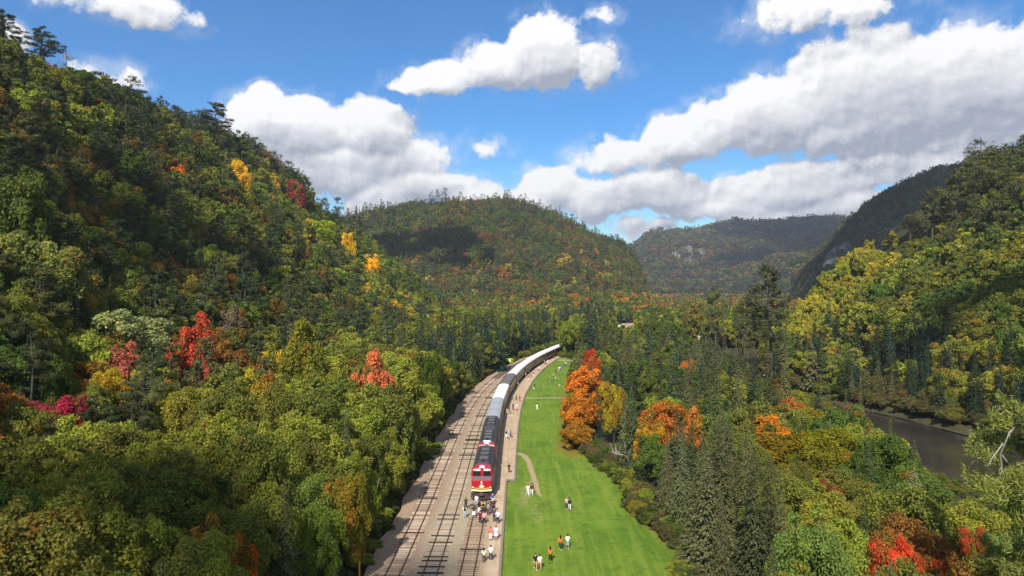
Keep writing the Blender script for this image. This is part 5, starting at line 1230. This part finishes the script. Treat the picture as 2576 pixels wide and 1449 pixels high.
PEOPLE = [
 (1814.7,2110,'white','dark','B','stand',1.66,185,"woman in a white top and dark trousers at the near end of the platform",''),
 (1840.4,2105,'white','navy','b','hip',1.74,180,"man in a loose white shirt and navy trousers at the near end of the platform",''),
 (1840,2028.6,'coral','white','n','hip',1.68,180,"person in a coral jacket and white trousers on the platform",''),
 (1860,2026,'white','skirt white','b','stand',1.70,185,"person in a long white tunic beside the one in coral",''),
 (1742.5,1943.8,'white','lightjeans','B','stand',1.70,190,"person in white top, pale jeans and black backpack between the tracks",'p'),
 (1747,1910,'dark','black','b','stand',1.70,200,"person in dark clothes just behind the pale jeans on the gravel",''),
 (1786.8,1900,'white','lightjeans','b','stand',1.66,0,"person in white shirt and pale jeans posing against the locomotive",''),
 (1777,1942,'dark','skirt white','N','photo',1.64,180,"woman in a dark top and white skirt on the rail by the locomotive",''),
 (1796.6,1926,'black','short white','B','photo',1.64,170,"person in black top and white shorts facing the locomotive",''),
 (1812.4,1926,'yellow','black','n','stand',1.72,180,"person in a yellow jacket with black backpack by the locomotive",'p'),
 (1831,1933,'grey','dark','b','photo',1.72,170,"person in grey beside the yellow jacket",''),
 (1847.8,1893,'blue','white','b','hip',1.74,10,"man in a patterned blue top and white trousers at the locomotive's corner",''),
 (1842.7,1917,'dark','dark','b','stand',1.7,160,"person in dark clothes behind the purple top",''),
 (1852,1922,'maroon','black','B','stand',1.66,200,"person in a dark maroon top in the crowd by the platform edge",''),
 (1800.8,1965.7,'maroon','black','n','hip',1.72,180,"man in a maroon shirt and black trousers taking in the locomotive",''),
 (1816,1965.7,'pink','black','n','stand',1.66,180,"person in a pale pink top and black trousers beside the maroon shirt",''),
 (1853,1958.7,'purple','navy','g','stand',1.70,185,"grey-haired person in a purple top",''),
 (1867,1965.7,'white','black','g','hip',1.74,180,"stout man in a white shirt and black trousers by the timber edging",''),
 (1898,1646,'dark','white','b','walk',1.74,0,"man in a dark top and white trousers walking along the platform",''),
 (1914.9,1644,'bluegrey','dark','b','walk',1.74,0,"man in a blue-grey top walking beside the white trousers",''),
 (1905.5,1650,'pink','jeans','b','walk',1.12,0,"child walking between the two men on the platform",''),
 (1908.8,1776,'black','black','n','stand',1.68,20,"person in black holding a red bag alone on the platform",'r'),
 (1980,1857.6,'white','white','n','walk',1.78,190,"person all in white walking on the worn grass",''),
 (1994,1855,'maroon','white','n','walk',1.78,190,"person in a maroon top and white trousers on the worn grass",''),
 (2125.4,1906.5,'pink','dark','y','walk',1.70,185,"fair-haired person in a pale pink top in mid lawn",''),
 (2136,1911,'black','white','b','walk',1.68,185,"person in black with white trousers beside the pink top",''),
 (2102,2058.8,'orange','navy','B','walk',1.72,175,"long-haired woman in an orange top and dark jeans",''),
 (2129,2054,'white','skirt grey','b','walk',1.70,180,"woman in a flowing pale dress beside the orange top",''),
 (2064,2103,'orange','black','B','walk',1.70,180,"woman in a bright orange top and black trousers alone on the lawn",''),
 (2008,2131,'black','tan','b','walk',1.76,5,"man in a black shirt and tan trousers nearest on the lawn",''),
 (2024.4,2133.4,'white','tan','b','walk',1.70,5,"man in a white shirt and tan trousers nearest on the lawn",''),
 (2014,1538,'white','white','n','walk',1.70,30,"person in white alone on the lawn before the footpath",''),
 (1922.6,1503.7,'blue','navy','b','stand',1.72,90,"person in blue close to the coaches",''),
 (1936,1505,'green','dark','b','stand',1.70,60,"person in a green top near the footpath end",''),
 (1949,1505,'red','red','n','stand',1.62,200,"person in red near the footpath end",''),
 (1924,1540,'dark','dark','B','walk',1.72,0,"person in dark patterned clothes on the platform",''),
 (1932,1542,'pink','pink','n','walk',1.60,0,"person in pink on the platform",''),
 (1938,1538,'white','pink','n','walk',1.66,0,"person in a white top and pink trousers on the platform",''),
 (1912,1552,'black','black','b','stand',1.70,90,"person in black close to the silver coach",''),
 (1901.5,1557,'white','white','n','stand',1.66,90,"person in white right beside the silver coach",''),
 (2002,1460.5,'white','grey','n','sit',1.70,40,"person in white sitting on the grass near the platform",''),
 (2005,1457,'dark','dark','b','stand',1.76,40,"person in dark clothes standing over the one sitting in white",''),
 (2059.6,1445.7,'lightjeans','navy','b','stand',1.78,90,"tall person in pale blue on the far lawn",''),
 (2096.8,1457,'yellow','grey','n','walk',1.66,10,"person in a yellow top on the far lawn",''),
 (2076,1417,'white','navy','b','walk',1.72,60,"person in a white top on the far lawn",''),
 (2082,1420,'white','grey','n','sit',1.7,60,"person in white crouching on the far lawn",''),
 (2085,1393,'black','black','b','sit',1.7,20,"person in black at the near end of the lawn group",''),
 (2091,1393,'tan','grey','n','sit',1.7,0,"person in tan seated in the lawn group",''),
 (2097,1390,'white','tan','n','stand',1.7,-20,"person in white standing in the lawn group",''),
 (2103,1389,'lightjeans','navy','b','stand',1.7,40,"person in pale blue in the lawn group",''),
 (2109,1386,'navy','blue','b','stand',1.7,70,"person in navy at the far end of the lawn group",''),
 (2117,1371,'green','dark','n','bench',1.7,20,"person in green seated at the first picnic table",''),
 (2120.5,1367,'white','dark','n','bench',1.7,200,"person in white seated at the first picnic table",''),
 (2143,1363,'grey','dark','b','stand',1.72,10,"person in grey standing by the shaded picnic table",''),
 (2149,1361,'white','grey','n','bench',1.7,200,"person in white seated at the shaded picnic table",''),
 (1981,1429,'maroon','white','b','stand',1.64,120,"person in maroon on the platform beside the brown roofed coach",''),
 (1988,1415,'red','red','n','stand',1.66,90,"first of two people in red on the far platform",''),
 (1993,1414,'red','dark','b','stand',1.66,90,"second of two people in red, wearing dark trousers",''),
 (2001,1414,'maroon','white','b','walk',1.76,0,"person in maroon with white trousers on the far platform",''),
 (1984.7,1404,'blue','navy','b','stand',1.7,90,"person in blue on the far platform by the coach",''),
 (1942.6,1452,'white','grey','n','stand',1.6,90,"person in white beside the coach with the white roof",''),
 (1972,1416,'white','grey','n','stand',1.6,90,"person in white beside the first far coach",''),
 (2018,1391,'pink','grey','n','walk',1.7,20,"person in pink on the far platform",''),
 (2022,1393,'white','dark','n','walk',1.7,20,"person in white and dark on the far platform",''),
 (2042,1366,'white','dark','n','stand',1.7,90,"person in white in the far crowd",''),
 (2047,1371,'red','red','n','stand',1.7,60,"person in red in the far crowd",''),
 (2051,1370,'white','red','n','stand',1.7,0,"person in a white top and red trousers in the far crowd",''),
 (2054,1364,'white','black','n','stand',1.7,200,"person in white and black at the edge of the far crowd",''),
 (2065,1344,'white','dark','n','stand',1.7,90,"person in white near the last visible coach",''),
 (2069,1345,'dark','dark','b','stand',1.7,90,"person in dark clothes near the last visible coach",''),
 (2078,1346,'grey','dark','b','walk',1.7,90,"person in grey at the far end of the platform",''),
]
for p in PEOPLE: person(*p)

# ------------------------------------------------------------------ drifting clouds overhead, which shade parts of the hills
def puffy_cloud(tx, ty, tz, rx, ry, alt, seed):
    c = Vector((tx, ty, tz))+TOSUN*(alt/TOSUN.z); rs = np.random.RandomState(seed); V = []; Q = []; b = 0
    n = int(10+rx*ry/500); n = min(n, 46)
    for i in range(n):
        a = rs.rand()*6.283; q = math.sqrt(rs.rand())*.85; s = min(rx, ry)*rs.uniform(.22, .45); x, y, z = c.x+rx*q*math.cos(a), c.y+ry*q*math.sin(a), c.z+rs.rand()*s*.6
        th = np.linspace(0, math.pi, 11)[:, None]; ph = np.linspace(0, 2*math.pi, 17)[None, :-1]
        X = np.sin(th)*np.cos(ph); Y = np.sin(th)*np.sin(ph); Z = np.cos(th)+0*ph
        f = 1+.45*(fbm(X*2.3+i*5+9, Y*2.3+Z*1.9+i, i)-.5)*2
        P = np.stack([x+s*f*X, y+s*f*Y, z+s*.55*f*np.maximum(Z, -.35)], -1).reshape(-1, 3)
        for r_ in range(10):
            for k in range(16): Q.append((b+r_*16+k, b+r_*16+(k+1) % 16, b+(r_+1)*16+(k+1) % 16, b+(r_+1)*16+k))
        V.append(P); b += len(P)
    o = link("cloud", npmesh("cloud", np.concatenate(V), Q, [M_CLOUD], smooth=True)); tag(o, kind='structure')
for i, (tx, ty, tz, rx, ry, alt) in enumerate(((-115, 940, 60, 95, 60, 900), (-50, 890, 30, 60, 34, 900), (-100, 235, 30, 26, 62, 700), (-86, 190, 16, 16, 30, 700), (-42, 48, 8, 30, 22, 600), (-20, 60, 8, 12, 14, 600),
                                               (560, 1060, 110, 130, 230, 1200), (470, 950, 60, 60, 120, 1200), (1150, 2550, 200, 330, 330, 1700), (820, 2250, 100, 160, 110, 1700), (188, 1130, 80, 30, 120, 1100), (150, 225, 8, 34, 22, 700))):
    puffy_cloud(tx, ty, tz, rx, ry, alt, 50+i)

# ------------------------------------------------------------------ air
def haze():
    m, n, out = new_mat("haze"); v = n.node('ShaderNodeVolumePrincipled'); v.inputs['Color'].default_value = (.80, .88, 1, 1); v.inputs['Density'].default_value = 1.05e-4; v.inputs['Anisotropy'].default_value = .2
    n.l.new(v.outputs[0], out.inputs['Volume'])
    o = MB().box(-3400, 3400, -400, 4500, -9, 420).build("haze", m); tag(o, kind='stuff')
haze()
